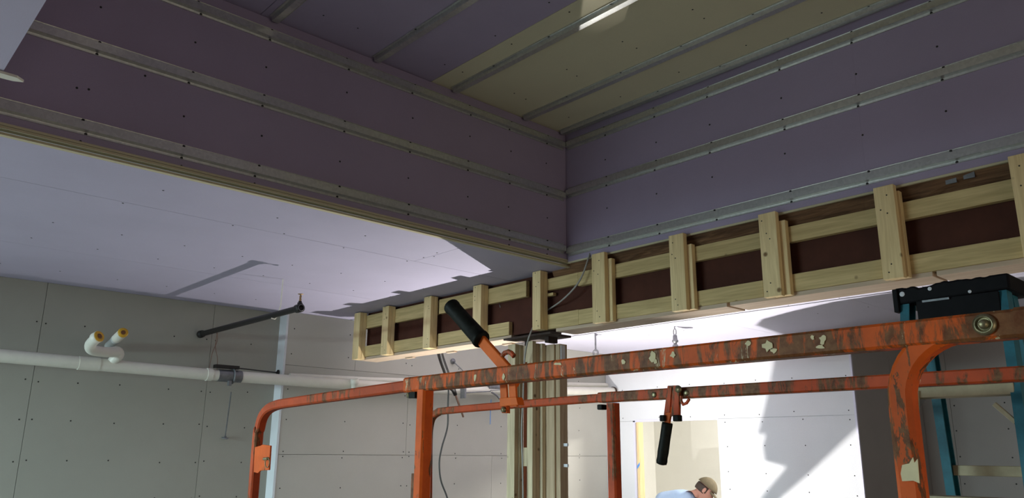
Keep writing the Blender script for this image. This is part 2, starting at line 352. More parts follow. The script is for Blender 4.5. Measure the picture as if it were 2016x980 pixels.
# next room beyond the doorway
nr = setting('wall_next_room', (-6.5, 11, 0))
MB().box((-9, 11.6, 0), (-3.9, 11.7, 2.95)).build('wall_panel', CREAM, nr)
MB().box((-8.9, YF + 0.12, 0), (-9, 11.7, 2.95)).build('wall_panel', CREAM, nr)
MB().box((-9, YF + 0.10, 0), (-7.31, YF + 0.12, 2.95)).build('wall_panel', CREAM, nr)
c2 = MB().box((-9, YF + 0.12, 2.95), (-3.9, 11.7, 3.0)).build('ceiling_next_room', CREAM); c2['kind'] = 'structure'
# right wall and the glazed front behind the camera (out of view; daylight comes through the front window, the side lamp is fill)
wR = setting('wall_right', (3.5, 3, 0))
MB().box((3.5, -3.6, 0), (3.6, 10.4, 0.3)).box((3.5, -3.6, 2.1), (3.6, 10.4, ZC)).box((3.5, -3.6, 0.3), (3.6, -0.9, 2.1)).box((3.5, 4.1, 0.3), (3.6, 10.4, 2.1)).build('wall_panel', GREY, wR)
wF = setting('wall_front', (-2, -3.6, 0))
MB().box((-7.55, -3.7, 0), (3.6, -3.6, 0.2)).box((-7.55, -3.7, 2.4), (3.6, -3.6, ZC)).box((-7.55, -3.7, 0.2), (-7.0, -3.6, 2.4)).box((-3.6, -3.7, 0.2), (3.6, -3.6, 2.4)).build('wall_panel', GREY, wF)
wi = setting('window_1', (-4.3, -3.65, 0.2))
fr = MB(); [fr.box((x - 0.03, -3.69, 0.2), (x + 0.03, -3.61, 2.4)) for x in (-6.97, -5.3, -3.63)]
fr.build('window_frame', GREYM, wi)
# ------------------------------------------------------------------ furring channels
def channel(name, a, b, nrm, label, scr_at=(), flip=False):
    """hat channel along a->b lying on a surface with outward normal nrm"""
    a, b, nrm = Vector(a), Vector(b), Vector(nrm); mid = (a + b) / 2; d = (b - a).normalized(); side = nrm.cross(d).normalized()
    t = 0.0016
    top = [(-0.040, 0.0), (-0.040, 0.006), (-0.0385, 0.006), (-0.0385, t), (-0.0245, t), (-0.0195, 0.028), (0.0195, 0.028), (0.0245, t), (0.0385, t), (0.0385, 0.006), (0.040, 0.006), (0.040, 0.0)]
    bot = [(0.0245 - t, 0.0), (0.0195 - t, 0.028 - t), (-0.0195 + t, 0.028 - t), (-0.0245 + t, 0.0)]
    pr = top + bot
    r = thing(name, tuple(mid), label, 'furring channel', 'galvanized furring channels')
    v0 = [a + side * u + nrm * (h + 0.0006) for u, h in pr]; n = len(pr)
    mb = MB(); vs = v0 + [p + (b - a) for p in v0]
    mb.add(vs, [(i, (i + 1) % n, (i + 1) % n + n, i + n) for i in range(n)])
    # end faces split in quads along the profile
    for o_ in (0, n):
        for q in ((0, 1, 2, 3), (0, 3, 4, 15), (4, 5, 14, 15), (5, 6, 13, 14), (6, 7, 12, 13), (7, 8, 11, 12), (8, 9, 10, 11)):
            mb.add([vs[i + o_] for i in q], [(0, 1, 2, 3)])
    mb.build('hat_section', GALV, r)
    sb = MB()
    for s_ in scr_at:
        for sg in (-1, 1):
            p = a + d * s_ + side * sg * 0.033 + nrm * 0.002 + d * random.uniform(-0.012, 0.012)
            sb.lathe(p, nrm, [(0.0075, 0), (0.007, 0.003), (0.0035, 0.0045), (0, 0.0045)], 8)
    if scr_at: sb.build('screw_heads', SCREW, r, kind='stuff')
    return r
y0 = 0.37
ac = [y - y0 for y in AY if y > y0 + 0.05]
for z, w in ((3.925, 'highest'), (3.51, 'middle'), (3.09, 'lowest')):
    channel('furring_channel', (XA, y0, z), (XA, 4.125, z), (1, 0, 0), 'galvanized metal channel on the left purple fascia, %s of its three' % w, ac)
bc = [x + 3.93 for x in BX]
for z, w in ((3.93, 'highest'), (3.535, 'middle'), (3.075, 'lowest')):
    channel('furring_channel', (-3.93, YB, z), (2.15, YB, z), (0, -1, 0), 'galvanized metal channel on the right purple fascia, %s of its three' % w, bc)
for y, w in ((0.95, 'nearest the camera, at the frame top edge'), (1.70, 'ending near the frame top, second from the left'), (2.395, 'on purple board, just left of the tan board'),
             (3.03, 'first on the tan board, beside the purple board'), (3.70, 'middle of the tan board'), (4.095, 'at the tan board edge against the right fascia')):
    channel('furring_channel', (-3.925, y, ZT), (2.15, y, ZT), (0, 0, -1), 'metal channel on the upper ceiling, ' + w, [0.45 + 0.49 * k for k in range(8)])
# ------------------------------------------------------------------ timber clad steel beam
bmr = thing('support_beam', (-2, 4.25, 2.5), 'dark red steel beam clad with pale timber blocking, crossing under the tray', 'beam')
MB().box((-6.82, 4.232, 2.54), (3.4, 4.245, 2.965)).box((-6.84, 4.225, 2.515), (3.4, 4.40, 2.54)).build('steel_web', STEEL, bmr)
MB().box((-6.86, 4.402, 2.520), (3.4, 4.42, ZC)).build('rear_board', WBOT, bmr)
lip = MB().box((-6.88, 4.190, 2.486), (-4.60, 4.400, 2.512)).box((-4.10, 4.190, 2.486), (-2.62, 4.400, 2.512)).box((-2.60, 4.192, 2.488), (-1.42, 4.40, 2.514)).box((-1.40, 4.190, 2.486), (3.4, 4.40, 2.512))
lip.build('bottom_board', WBOT, bmr, 0.002)
rib = [(-6.86, -6.30, 2.530, 2.622), (-6.26, -5.60, 2.530, 2.622), (-5.56, -4.62, 2.530, 2.622), (-4.30, -3.86, 2.528, 2.625), (-3.86, -3.56, 2.530, 2.622), (-3.52, -2.36, 2.527, 2.612), (-2.32, -1.66, 2.530, 2.618), (-1.62, 0.3, 2.528, 2.615), (0.3, 3.3, 2.53, 2.62)]
for x0, x1, z0, z1 in rib: MB().box((x0, 4.181, z0 - 0.016), (x1, 4.221, z1)).build('ribbon_board', WX, bmr, 0.003)
rib = [(-6.86, -6.30), (-6.26, -5.60), (-5.56, -4.92), (-4.90, -4.42)]
for x0, x1 in rib: MB().box((x0, 4.181, 2.80), (x1, 4.221, 2.93)).build('ribbon_board', WX, bmr, 0.003)
for x0, x1, a, b in [(-4.20, -3.86, 2.815, 2.905), (-3.86, -3.56, 2.80, 2.905), (-3.52, -2.88, 2.806, 2.905), (-2.86, -2.2, 2.81, 2.908), (-2.18, -1.58, 2.81, 2.905), (-1.55, 0.3, 2.806, 2.903), (0.3, 3.3, 2.81, 2.9)]:
    MB().box((x0, 4.181, a), (x1, 4.221, b)).build('ribbon_board', WX, bmr, 0.003)
MB().box((-4.20, 4.181, 2.768), (-4.12, 4.215, 2.79)).build('shim', WX, bmr)
# rough brown timber above the upper ribbon, with torn surface
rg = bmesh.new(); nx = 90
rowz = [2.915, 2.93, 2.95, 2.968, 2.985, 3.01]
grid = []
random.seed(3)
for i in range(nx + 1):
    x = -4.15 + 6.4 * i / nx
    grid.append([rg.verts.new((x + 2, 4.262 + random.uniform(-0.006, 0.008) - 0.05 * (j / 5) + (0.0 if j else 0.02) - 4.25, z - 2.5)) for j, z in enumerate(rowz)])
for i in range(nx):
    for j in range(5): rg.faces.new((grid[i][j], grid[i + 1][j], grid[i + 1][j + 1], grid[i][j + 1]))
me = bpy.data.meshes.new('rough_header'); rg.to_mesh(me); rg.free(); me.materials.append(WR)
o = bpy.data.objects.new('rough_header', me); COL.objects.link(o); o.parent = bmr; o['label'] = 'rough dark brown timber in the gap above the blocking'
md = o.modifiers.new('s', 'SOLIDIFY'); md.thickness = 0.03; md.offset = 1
for q_ in ((1862, 362), (1897, 352)):
    p = at(q_[0], q_[1], 1, 4.19); MB().box((p.x, 4.190, p.z - 0.003), (p.x + 0.052, 4.197, p.z + 0.042)).build('metal_clip', GREYM, bmr)
def stud(x0, w, zb, zt, back=0.0, backtop=None):
    MB().box((x0, 4.100, zb), (x0 + w, 4.139, zt)).build('blocking_stud', WZ, bmr, 0.003)
    MB().box((x0 + back, 4.141, zb + 0.006 if back else zb), (x0 + w + back, 4.180, backtop or zt)).build('blocking_stud', WZ, bmr, 0.003)
stud(-6.87, 0.11, 2.487, 2.955); stud(-6.355, 0.105, 2.490, 2.955); stud(-5.68, 0.105, 2.490, 2.957); stud(-4.985, 0.105, 2.500, 2.957)
stud(-4.265, 0.088, 2.505, 2.96)
stud(-3.65, 0.12, 2.487, 2.99, 0.032, 2.945); stud(-2.97, 0.115, 2.487, 2.992, 0.032, 2.92); stud(-2.315, 0.112, 2.487, 2.993, 0.035, 2.94)
stud(-1.63, 0.105, 2.487, 2.99, 0.010, 2.96); stud(-0.99, 0.11, 2.487, 2.99, 0.02); stud(-0.33, 0.11, 2.487, 2.99); stud(0.35, 0.11, 2.487, 2.99); stud(1.0, 0.11, 2.487, 2.99)
sn = MB()
for x0 in (-6.355, -5.68, -4.985, -4.265, -3.65, -2.97, -2.315, -1.63, -0.99):
    for z in (2.53, 2.57, 2.84, 2.87, 2.94): sn.lathe((x0 + random.uniform(0.02, 0.085), 4.0995, z + random.uniform(-0.01, 0.01)), (0, -1, 0), [(0.004, 0), (0.004, 0.001), (0, 0.0015)], 6)
sn.build('nail_heads', SCREW, bmr, kind='stuff')
MB().tube([at(986, 589, 1, 4.228), at(983, 596, 1, 4.228), at(985, 605, 1, 4.228)], 0.004, 5).build('chalk_mark', WHITEB, bmr)
for px_ in (789, 868, 975):
    p = at(px_, 700 if px_ < 800 else (688 if px_ < 900 else 671), 2, 2.485); MB().box((p.x - 0.10, 4.36, 2.474), (p.x + 0.02, 4.398, 2.4855)).build('stud_end', WBOT, bmr, 0.001)
# ------------------------------------------------------------------ post
pr_ = thing('timber_post', (-4.4, 4.3, 0), 'built-up timber post with mixed pale and brown studs under the beam', 'post')
PT = 2.445
MB().box((-4.650, 4.200, 0), (-4.565, 4.245, 2.44)).build('post_stud', WZT, pr_, 0.003)
MB().box((-4.645, 4.247, 0), (-4.560, 4.290, 2.435)).build('post_stud', WZT, pr_, 0.003)
MB().box((-4.425, 4.200, 0), (-4.365, 4.238, 2.445)).build('post_stud', WZT, pr_, 0.003)
MB().box((-4.425, 4.240, 0), (-4.365, 4.278, 2.43)).build('post_stud', WZB, pr_, 0.003)
MB().box((-4.425, 4.280, 0), (-4.340, 4.318, 2.43)).build('post_stud', WZT, pr_, 0.003)
MB().box((-4.43, 4.320, 0), (-4.250, 4.400, 2.42)).build('post_stud', WZB, pr_, 0.003)
MB().box((-4.248, 4.335, 0), (-4.205, 4.420, 2.42)).build('post_stud', WZB, pr_, 0.003)
MB().box((-4.60, 4.330, 0), (-4.44, 4.345, 2.40)).build('steel_column', STEEL, pr_)
for z0, z1 in ((1.50, 1.64), (2.30, 2.43)): MB().box((-4.56, 4.29, z0), (-4.44, 4.325, z1)).build('spacer_block', WZT, pr_, 0.003)
plate = [(-4.66, 4.16, 2.470), (-4.30, 4.15, 2.470), (-4.14, 4.17, 2.474), (-4.10, 4.25, 2.47), (-4.16, 4.27, 2.47), (-4.16, 4.42, 2.47), (-4.62, 4.42, 2.47)]
MB().prism(plate, (0, 0, 0.016)).box((-4.56, 4.30, 2.43), (-4.52, 4.36, 2.47)).box((-4.27, 4.24, 2.425), (-4.23, 4.34, 2.47)).build('bearing_plate', RUST, pr_)
for z in (1.50, 1.65): MB().box((-4.205, 4.37, z), (-4.165, 4.385, z + 0.022)).build('clip', WHITEB, pr_, 0.002)
MB().box((-4.203, 4.345, 2.24), (-4.198, 4.39, 2.41)).build('tag', WHITEB, pr_)
# ------------------------------------------------------------------ cables at the post
def wire(name, pts, r, mat, label, cat, n=8):
    cv = []; P = [Vector(p) for p in pts]
    P2 = [P[0] * 2 - P[1]] + P + [P[-1] * 2 - P[-2]]
    for i in range(1, len(P2) - 2):
        for k in range(6):
            t = k / 6; a, b, c, d = P2[i - 1:i + 3]
            cv.append(0.5 * ((2 * b) + (c - a) * t + (2 * a - 5 * b + 4 * c - d) * t * t + (3 * b - a - 3 * c + d) * t ** 3))
    cv.append(P[-1])
    o = MB().tube(cv, r, n, (0.3, 0.9, 0.2)).build(name, mat); return tag(o, label, cat)
wire('grey_cable', [at(1162, 496, 1, 4.17), at(1158, 510, 1, 4.14), at(1145, 545, 1, 4.12), at(1128, 570, 1, 4.12), at(1105, 592, 1, 4.14), at(1085, 606, 1, 4.205), at(1060, 622, 1, 4.208), at(1052, 638, 1, 4.19),
      at(1046, 652, 1, 4.10), at(1040, 668, 1, 4.08), at(1035, 690, 1, 4.12), at(1032, 720, 1, 4.15), at(1030, 780, 1, 4.16), at(1027, 850, 1, 4.16), at(1029, 920, 1, 4.16), at(1030, 1000, 1, 4.16), at(1030, 1160, 1, 4.16)], 0.0065, CABLE,
     'grey electrical cable looping behind the blocking and down the timber post', 'cable')
# ------------------------------------------------------------------ scissor lift guardrail
lf = thing('scissor_lift', (-0.9, 1.66, 0), 'orange scissor lift guardrails, scuffed paint with grey and cream smears', 'scissor lift')
T = 0.038; YN, YR = 1.259, 2.059; ZR = 1.781
MB().sq([(-1.80, YN, ZR - 0.004), (-1.1, YN, ZR), (-0.6, YN, ZR), (0.85, YN, ZR)], 0.038, 0.040).build('top_rail', OR_NEAR, lf, label='nearest rail with heaviest dirt and plaster smears')
def bez(P, n=6):
    P = [Vector(p) for p in P]; out = []
    P2 = [P[0] * 2 - P[1]] + P + [P[-1] * 2 - P[-2]]
    for i in range(1, len(P2) - 2):
        for k in range(n):
            t = k / n; a, b, c, d = P2[i - 1:i + 3]; out.append(0.5 * ((2 * b) + (c - a) * t + (2 * a - 5 * b + 4 * c - d) * t * t + (3 * b - a - 3 * c + d) * t ** 3))
    return out + [P[-1]]
pe = at(498, 980, 1, YN); ps = at(508, 857, 1, YN)
ii = [Vector((-1.55, YN, ZR - 0.002))] + bez([at(796, 761, 1, YN), at(680, 777, 1, YN), at(574, 792, 1, YN), at(546, 797, 1, YN), at(528, 806, 1, YN), at(517, 822, 1, YN), at(511, 845, 1, YN), ps, pe]) + [pe + (pe - ps) * 5.5]
MB().sq(ii, 0.030, 0.031, 0.15, (0, 1, 0)).build('extension_rail', OR_FAR, lf)
# the nearest bent post
pp = [Vector((-0.493, YN + 0.003, 0.72)), Vector((-0.493, YN + 0.003, 1.67))] + arc((-0.393, YN + 0.003, 1.681), 0.100, math.pi, math.pi / 2, (1, 0, 0), (0, 0, 1), 10)[1:] + [Vector((-0.34, YN + 0.003, 1.781))]
MB().sq(pp, 0.036, 0.037, 0.2, (0, 1, 0)).build('post', OR_MID, lf)
MB().sq([(-1.722, YN, 0.72), (-1.722, YN, ZR - 0.018)], 0.036, 0.036, 0.15, (0, 1, 0)).build('post', OR_MID, lf)
MB().sq([(0.75, YN, 0.72), (0.75, YN, ZR - 0.02)], 0.036, 0.036, 0.15, (0, 1, 0)).build('post', OR_MID, lf)
p = at(806, 770, 1, YN - 0.01); r = at(815, 783, 1, YN - 0.01)
MB().box((p.x, YN - 0.012, r.z), (r.x + 0.006, YN + 0.014, p.z)).build('stop_block', RUBR, lf, 0.001)
MB().lathe((p.x, YN - 0.004, (p.z + r.z) / 2), (-1, 0, 0), [(0.010, 0), (0.010, 0.010), (0.005, 0.013), (0, 0.013)], 6).build('bolt', BOLT, lf)
MB().box((-1.765, YN - 0.005, 1.46), (-1.735, YN + 0.005, 1.545)).build('side_plate', OR_FAR, lf, 0.001)
# bolt on the near rail
bl = at(1939, 639, 1, YN - 0.019)
MB().lathe((bl.x, YN - 0.0185, bl.z), (0, -1, 0), [(0.0155, 0), (0.0155, 0.004), (0.0125, 0.0065), (0.0105, 0.0075), (0.0105, 0.0045), (0.006, 0.0045), (0.006, 0.010), (0.004, 0.0125), (0, 0.0125)], 20).build('bolt', BOLT, lf, label='round steel bolt head')
# welded sleeve end right of the bolt
MB().sq([(-0.322, YN, ZR), (-0.300, YN, ZR)], 0.043, 0.043).build('sleeve', OR_NEAR, lf)
# bracket plate + ring pin on the extension post
q = [at(512, 880, 1, YN), at(524, 877, 1, YN), at(527, 875, 1, YN), at(543, 877, 1, YN), at(540, 925, 1, YN), at(523, 926, 1, YN), at(518, 931, 1, YN), at(510, 929, 1, YN)]
MB().prism([(p.x, YN - 0.020, p.z) for p in q], (0, 0.006, 0)).build('bracket_plate', OR_MID, lf, 0.001)
pc = at(541, 907, 1, YN); pc = Vector((pc.x, YN - 0.028, pc.z))
MB().tube(arc(pc + Vector((0.004, 0, -0.006)), 0.0155, 0, 2 * math.pi, (1, 0, 0), (0, 0, 1), 18), 0.0016, 6, (0, 1, 0), False).tube([pc + Vector((-0.025, 0.0, 0.006)), pc + Vector((0.004, 0, 0.008))], 0.005, 8).build('ring_pin', BOLT, lf)
# far side
MB().sq([(-1.80, YR, ZR + 0.004), (0.85, YR, ZR)], 0.038, 0.034).build('top_rail', OR_FAR, lf)
pe = at(843, 980, 1, YR); ps = at(844, 870, 1, YR)
ii = [Vector((-1.55, YR, ZR))] + bez([at(1172, 784, 1, YR), at(1005, 797, 1, YR), at(880, 808, 1, YR), at(862, 812, 1, YR), at(851, 822, 1, YR), at(846, 840, 1, YR), ps, pe]) + [pe + (pe - ps) * 4]
MB().sq(ii, 0.028, 0.028, 0.15, (0, 1, 0)).build('extension_rail', OR_FAR, lf)
MB().sq([(-1.748, YR, 0.72), (-1.748, YR, ZR - 0.016)], 0.036, 0.036, 0.15, (0, 1, 0)).build('post', OR_FAR, lf)
MB().sq([(0.70, YR, 0.72), (0.70, YR, ZR - 0.016)], 0.036, 0.036, 0.15, (0, 1, 0)).build('post', OR_FAR, lf)
p = at(1175, 796, 1, YR - 0.012); r = at(1183, 806, 1, YR - 0.012)
MB().box((p.x, YR - 0.012, r.z), (r.x + 0.004, YR + 0.016, p.z)).build('stop_block', RUBR, lf, 0.003)
for x in (-1.56, -1.437): MB().lathe((x, YR - 0.018, ZR + 0.002), (0, -1, 0), [(0.010, 0), (0.010, 0.004), (0.005, 0.006), (0, 0.006)], 6).build('bolt', BOLT, lf)
# right end rails, mid rails, deck, scissor stack and base (below the frame)
MB().sq([(0.80, YN, ZR - 0.03), (0.80, YR, ZR - 0.03)], 0.034).sq([(0.80, YN, 1.25), (0.80, YR, 1.25)], 0.03).sq([(0.80, YN, 1.22), (-1.70, YN, 1.22)], 0.030).sq([(0.80, YR, 1.22), (-1.74, YR, 1.22)], 0.030).sq([(-2.59, YN, 1.22), (-1.6, YN, 1.22)], 0.026).build('mid_rail', OR_MID, lf)
MB().box((-1.80, YN - 0.03, 0.66), (0.86, YR + 0.03, 0.74)).box((-2.77, YN - 0.02, 0.70), (-1.8, YR + 0.02, 0.75)).build('platform_deck', GREYM, lf, 0.004)
sc_ = MB()
for k in range(4):
    z0, z1 = 0.34 + 0.08 * k, 0.42 + 0.08 * k
    for y in (1.36, 1.96): sc_.sq([(-1.6, y, z0), (0.6, y, z1)], 0.03).sq([(-1.6, y + 0.04, z1), (0.6, y + 0.04, z0)], 0.03)
sc_.build('scissor_stack', GREYM, lf)
MB().box((-1.75, 1.28, 0.08), (0.75, 2.04, 0.32)).build('chassis', OR_MID, lf, 0.01)
for x in (-1.45, 0.45):
    for y in (1.24, 2.02): MB().lathe((x, y, 0.15), (0, 1, 0), [(0, 0), (0.15, 0), (0.15, 0.08), (0, 0.08)], 20).build('wheel', RUBR, lf)
# near handle: lever through the rail, grip, hook and pivot yoke
YH = YN + 0.036
hd = MB(); a = at(1004, 733, 1, YH); b = at(941, 662, 1, YH)
hd.sq([a + (a - b) * 0.3, a, b], 0.012, 0.030, 0.2, (0, 1, 0)); 
h1 = MB(); h1.sq([a + (a - b) * 0.25, b], 0.030, 0.012, 0.2, (0, 1, 0)); lv = h1.build('handle_lever', OR_CLEAN, lf, 0.001, label='clean orange flat lever')
g0 = at(947, 668, 1, YH); g1 = at(889, 603, 1, YH); dd = (g1 - g0).normalized()
L = (g1 - g0).length
gp = MB().lathe(g0 - dd * 0.005, dd, [(0, 0), (0.0225, 0), (0.0245, 0.004), (0.0245, 0.012), (0.0225, 0.016), (0.0225, 0.05), (0.0215, L * 0.6), (0.0215, L - 0.006), (0.023, L - 0.002), (0.0225, L + 0.006), (0.016, L + 0.013), (0, L + 0.016)], 18)
gp.build('hand_grip', RUBR, lv, label='black rubber grip pointing up to the left')
hk = [at(988, 722, 1, YH), at(986, 712, 1, YH), at(987, 703, 1, YH), at(993, 695, 1, YH), at(1001, 692, 1, YH), at(1007, 695, 1, YH), at(1012, 701, 1, YH)]
MB().sq(hk, 0.012, 0.010, 0.3, (0, 1, 0)).build('hook', OR_FAR, lf)
yk = MB()
for x0, x1, y_ in ((984, 995, YH + 0.006), (1001, 1013, YH - 0.010)):
    p, r = at(x0, 735, 1, y_), at(x1 + 1, 803, 1, y_)
    q = [at(x0 - 1, 738, 1, y_), at(x1, 738, 1, y_), at(x1 + 4, 800, 1, y_), at(x0 + 2, 800, 1, y_)]
    yk.prism(q, (0, 0.006, 0))
yk.build('pivot_yoke', OR_CLEAN, lf, 0.0005)
q = [at(983, 783, 1, YH - 0.014), at(1016, 781, 1, YH - 0.014), at(1020, 797, 1, YH - 0.014), at(984, 800, 1, YH - 0.014)]
MB().prism(q, (0, 0.022, 0)).build('pivot_block', OR_CLEAN, lf, 0.0015)
q = [at(986, 798, 1, YH - 0.008), at(997, 798, 1, YH - 0.008), at(997, 813, 1, YH - 0.008), at(988, 813, 1, YH - 0.008)]
MB().prism(q, (0, 0.012, 0)).build('pivot_tab', OR_MID, lf)
p = at(992, 806, 1, YH - 0.009)
MB().lathe(p, (0, -1, 0), [(0.007, 0), (0.007, 0.004), (0, 0.005)], 8).build('bolt', BOLT, lf)
# far handle hanging from the far rail
YG = YR - 0.034
q = [at(1314, 759, 1, YG), at(1334, 758, 1, YG), at(1337, 764, 1, YG), at(1336, 818, 1, YG), at(1306, 820, 1, YG)]
MB().prism(q, (0, 0.012, 0)).build('handle_bracket', OR_FAR, lf, 0.0015)
MB().prism([at(1316, 762, 1, YG - 0.004), at(1322, 762, 1, YG - 0.004), at(1318, 812, 1, YG - 0.004), at(1310, 812, 1, YG - 0.004)], (0, 0.005, 0)).build('handle_lever', OR_FAR, lf, 0.001)
MB().sq([at(1320, 800, 1, YG + 0.004), at(1312, 842, 1, YG + 0.004)], 0.020, 0.010, 0.2, (0, 1, 0)).build('handle_lever', OR_CLEAN, lf, 0.001)
lv2 = bpy.data.objects[[c.name for c in bpy.data.objects if c.name.startswith('handle_lever')][-1]]
g0 = at(1314, 832, 1, YG); g1 = at(1302, 914, 1, YG); dd = (g1 - g0).normalized(); L = (g1 - g0).length
MB().lathe(g0, dd, [(0, 0), (0.0165, 0), (0.017, 0.006), (0.0165, 0.05), (0.0175, 0.09), (0.0165, L - 0.02), (0.0175, L - 0.010), (0.016, L - 0.002), (0.008, L + 0.001), (0, L - 0.002)], 18).build('hand_grip', RUBR, lv2, label='black rubber grip hanging down')
for x in (1304, 1330):
    p = at(x, 822, 1, YG - 0.008); MB().box((p.x - 0.009, YG - 0.012, p.z - 0.011), (p.x + (0.009 if x < 1310 else 0.013), YG + 0.01, p.z + 0.008)).build('latch_block', RUBR, lf, 0.003)
p = at(1336, 766, 1, YG); MB().lathe((p.x, YG + 0.002, p.z), (0, -1, 0), [(0.011, 0), (0.011, 0.006), (0, 0.007)], 10).build('bolt', BOLT, lf)
hk = [at(1341, 779, 1, YG), at(1341, 789, 1, YG), at(1345, 796, 1, YG), at(1352, 793, 1, YG), at(1357, 785, 1, YG)]
MB().sq(hk, 0.009, 0.008, 0.3, (0, 1, 0)).build('hook', OR_FAR, lf)
# dried plaster patch on the near post
q = [at(1776, 915, 1, 1.236), at(1790, 912, 1, 1.236), at(1797, 900, 1, 1.236), at(1800, 911, 1, 1.236), at(1806, 903, 1, 1.236), at(1810, 951, 1, 1.236), at(1798, 946, 1, 1.236), at(1776, 947, 1, 1.236), at(1773, 932, 1, 1.236)]
MB().prism(q, (0, 0.002, 0)).build('plaster_patch', SPLAT, lf, label='cream dried plaster patch on the nearest post')
random.seed(5)
for sx_, sy_, rw, rh in ((1285, 702, 7, 11), (1291, 712, 5, 5), (1325, 699, 6, 7), (1228, 712, 4, 6), (1474, 676, 8, 6), (1512, 681, 12, 12), (1525, 690, 8, 6), (1620, 668, 7, 11), (1614, 683, 12, 4), (1600, 664, 4, 6), (1100, 716, 9, 3), (992, 741, 3, 7), (936, 742, 3, 8)):
    ring_ = []
    for k in range(11):
        a = 2 * math.pi * k / 11; f = random.uniform(0.55, 1.1)
        ring_.append(at(sx_ + rw * f * math.cos(a), sy_ - 0.1 * 0 + rh * f * math.sin(a), 1, YN - 0.0195))
    MB().prism(ring_, (0, -0.0012, 0)).build('plaster_splat', SPLAT, lf)
# ------------------------------------------------------------------ step ladder
ld = thing('step_ladder', (-0.8, 2.5, 0), 'teal fibreglass step ladder with black top cap behind the orange rails', 'ladder')
random.seed(11)
cpx = MB(); prof = []
N = 26
tops = [2.104 - (0.006 if 5 < i < 10 else 0) + 0.004 * math.sin(i * 1.7) * (i % 3 == 0) for i in range(N + 1)]
xs = [-0.957 + 0.315 * i / N for i in range(N + 1)]
poly = [(xs[0], 2.478, 2.052)] + [(xs[i], 2.478, tops[i]) for i in range(N + 1)] + [(xs[-1], 2.478, 2.058)]
cpx.prism(poly, (0, 0.19, 0)); cpx.build('top_cap', BLKPL, ld, 0.006)
MB().box((-0.960, 2.470, 2.028), (-0.945, 2.50, 2.10)).box((-0.895, 2.475, 1.995), (-0.672, 2.485, 2.056)).build('cap_skirt', BLKPL, ld, 0.002)
MB().box((-0.875, 2.468, 2.048), (-0.80, 2.474, 2.054)).build('label_strip', GREYM, ld)
for x, y, z, s_ in ((-0.933, 2.4765, 2.083, 0.008), (-0.852, 2.4765, 2.088, 0.006), (-0.60, 2.52, 2.09, 0.006), (-0.745, 2.4765, 2.064, 0.005)):
    MB().lathe((x, y, z), (0, -1, 0), [(s_, 0), (s_ * 0.8, 0.001), (0, 0.0015)], 9).build('paint_spot', WHITEB, ld)
def stile(top, bot, w=0.075, flip=1, d=0.026):
    t = Vector(top); b_ = Vector(bot); dr = (b_ - t).normalized()
    # C channel: web w deep along y, flanges toward inside
    pr = [(-w / 2, 0), (w / 2, 0), (w / 2, d * flip), (w / 2 - 0.005, d * flip), (w / 2 - 0.005, 0.005 * flip), (-w / 2 + 0.005, 0.005 * flip), (-w / 2 + 0.005, d * flip), (-w / 2, d * flip)]
    ax = Vector((1, 0, 0)); yy = ax.cross(dr).normalized()
    v0 = [t + yy * a + ax * c for a, c in pr]; n = len(pr); vs = v0 + [p + (b_ - t) for p in v0]
    mb = MB(); mb.add(vs, [(i, (i + 1) % n, (i + 1) % n + n, i + n) for i in range(n)])
    for o_ in (0, n):
        for q in ((0, 1, 4, 5), (1, 2, 3, 4), (0, 5, 6, 7)): mb.add([vs[i + o_] for i in q], [(0, 1, 2, 3)])
    return mb
k_ = 2.05 / 0.53
stile((-0.945, 2.512, 2.06), (-0.945 - 0.022 * k_, 2.512 - 0.095 * k_, 0.01), 0.05, 1).build('front_stile', TEAL, ld)
stile((-0.655, 2.512, 2.06), (-0.655 + 0.022 * k_, 2.512 - 0.095 * k_, 0.01), 0.05, -1).build('front_stile', TEAL, ld)
stile((-0.925, 2.585, 2.06), (-0.925 - 0.012 * k_, 2.585 + 0.075 * k_, 0.01), 0.045, 1).build('rear_stile', TEAL, ld)
stile((-0.665, 2.60, 2.06), (-0.665 + 0.012 * k_, 2.60 + 0.075 * k_, 0.01), 0.045, -1).build('rear_stile', TEAL, ld)
def step_at(z, y, x0, x1, h=0.022, dp=0.075, nm='step'):
    MB().box((x0, y, z - h), (x1, y + dp, z)).build(nm, ALU, ld, 0.002)
for k in range(6):
    z = 1.795 - 0.30 * k; f = (2.06 - z); y = 2.512 - 0.095 * f / 0.53
    step_at(z, y - 0.03, -0.93 - 0.042 * f, -0.67 + 0.042 * f, 0.030)
for k in range(6):
    z = 1.84 - 0.265 * k; f = (2.06 - z); y = 2.60 + 0.075 * f / 0.53
    step_at(z, y - 0.014, -0.905 - 0.02 * f, -0.685 + 0.02 * f, 0.030, 0.03, 'rear_brace')
gus = MB()
z = 1.775; f = 2.06 - z; y = 2.512 - 0.095 * f / 0.53
gus.prism([(-0.93 - 0.042 * f, y - 0.034, z + 0.01), (-0.93 - 0.042 * f + 0.04, y - 0.034, z + 0.01), (-0.93 - 0.042 * f + 0.032, y - 0.034, z - 0.06), (-0.93 - 0.042 * f + 0.012, y - 0.034, z - 0.06)], (0, 0.01, 0))
gus.build('gusset', ALU, ld); MB().sq([(-0.71, y - 0.03, z - 0.035), (-0.665, y - 0.03, z - 0.085)], 0.012).build('brace_bar', ALU, ld)
MB().sq([(-0.93, 2.55, 1.78), (-0.93, 2.47, 1.74)], 0.006, 0.02).sq([(-0.91, 2.63, 1.83), (-0.86, 2.50, 1.795)], 0.006, 0.02).build('spreader', GREYM, ld)
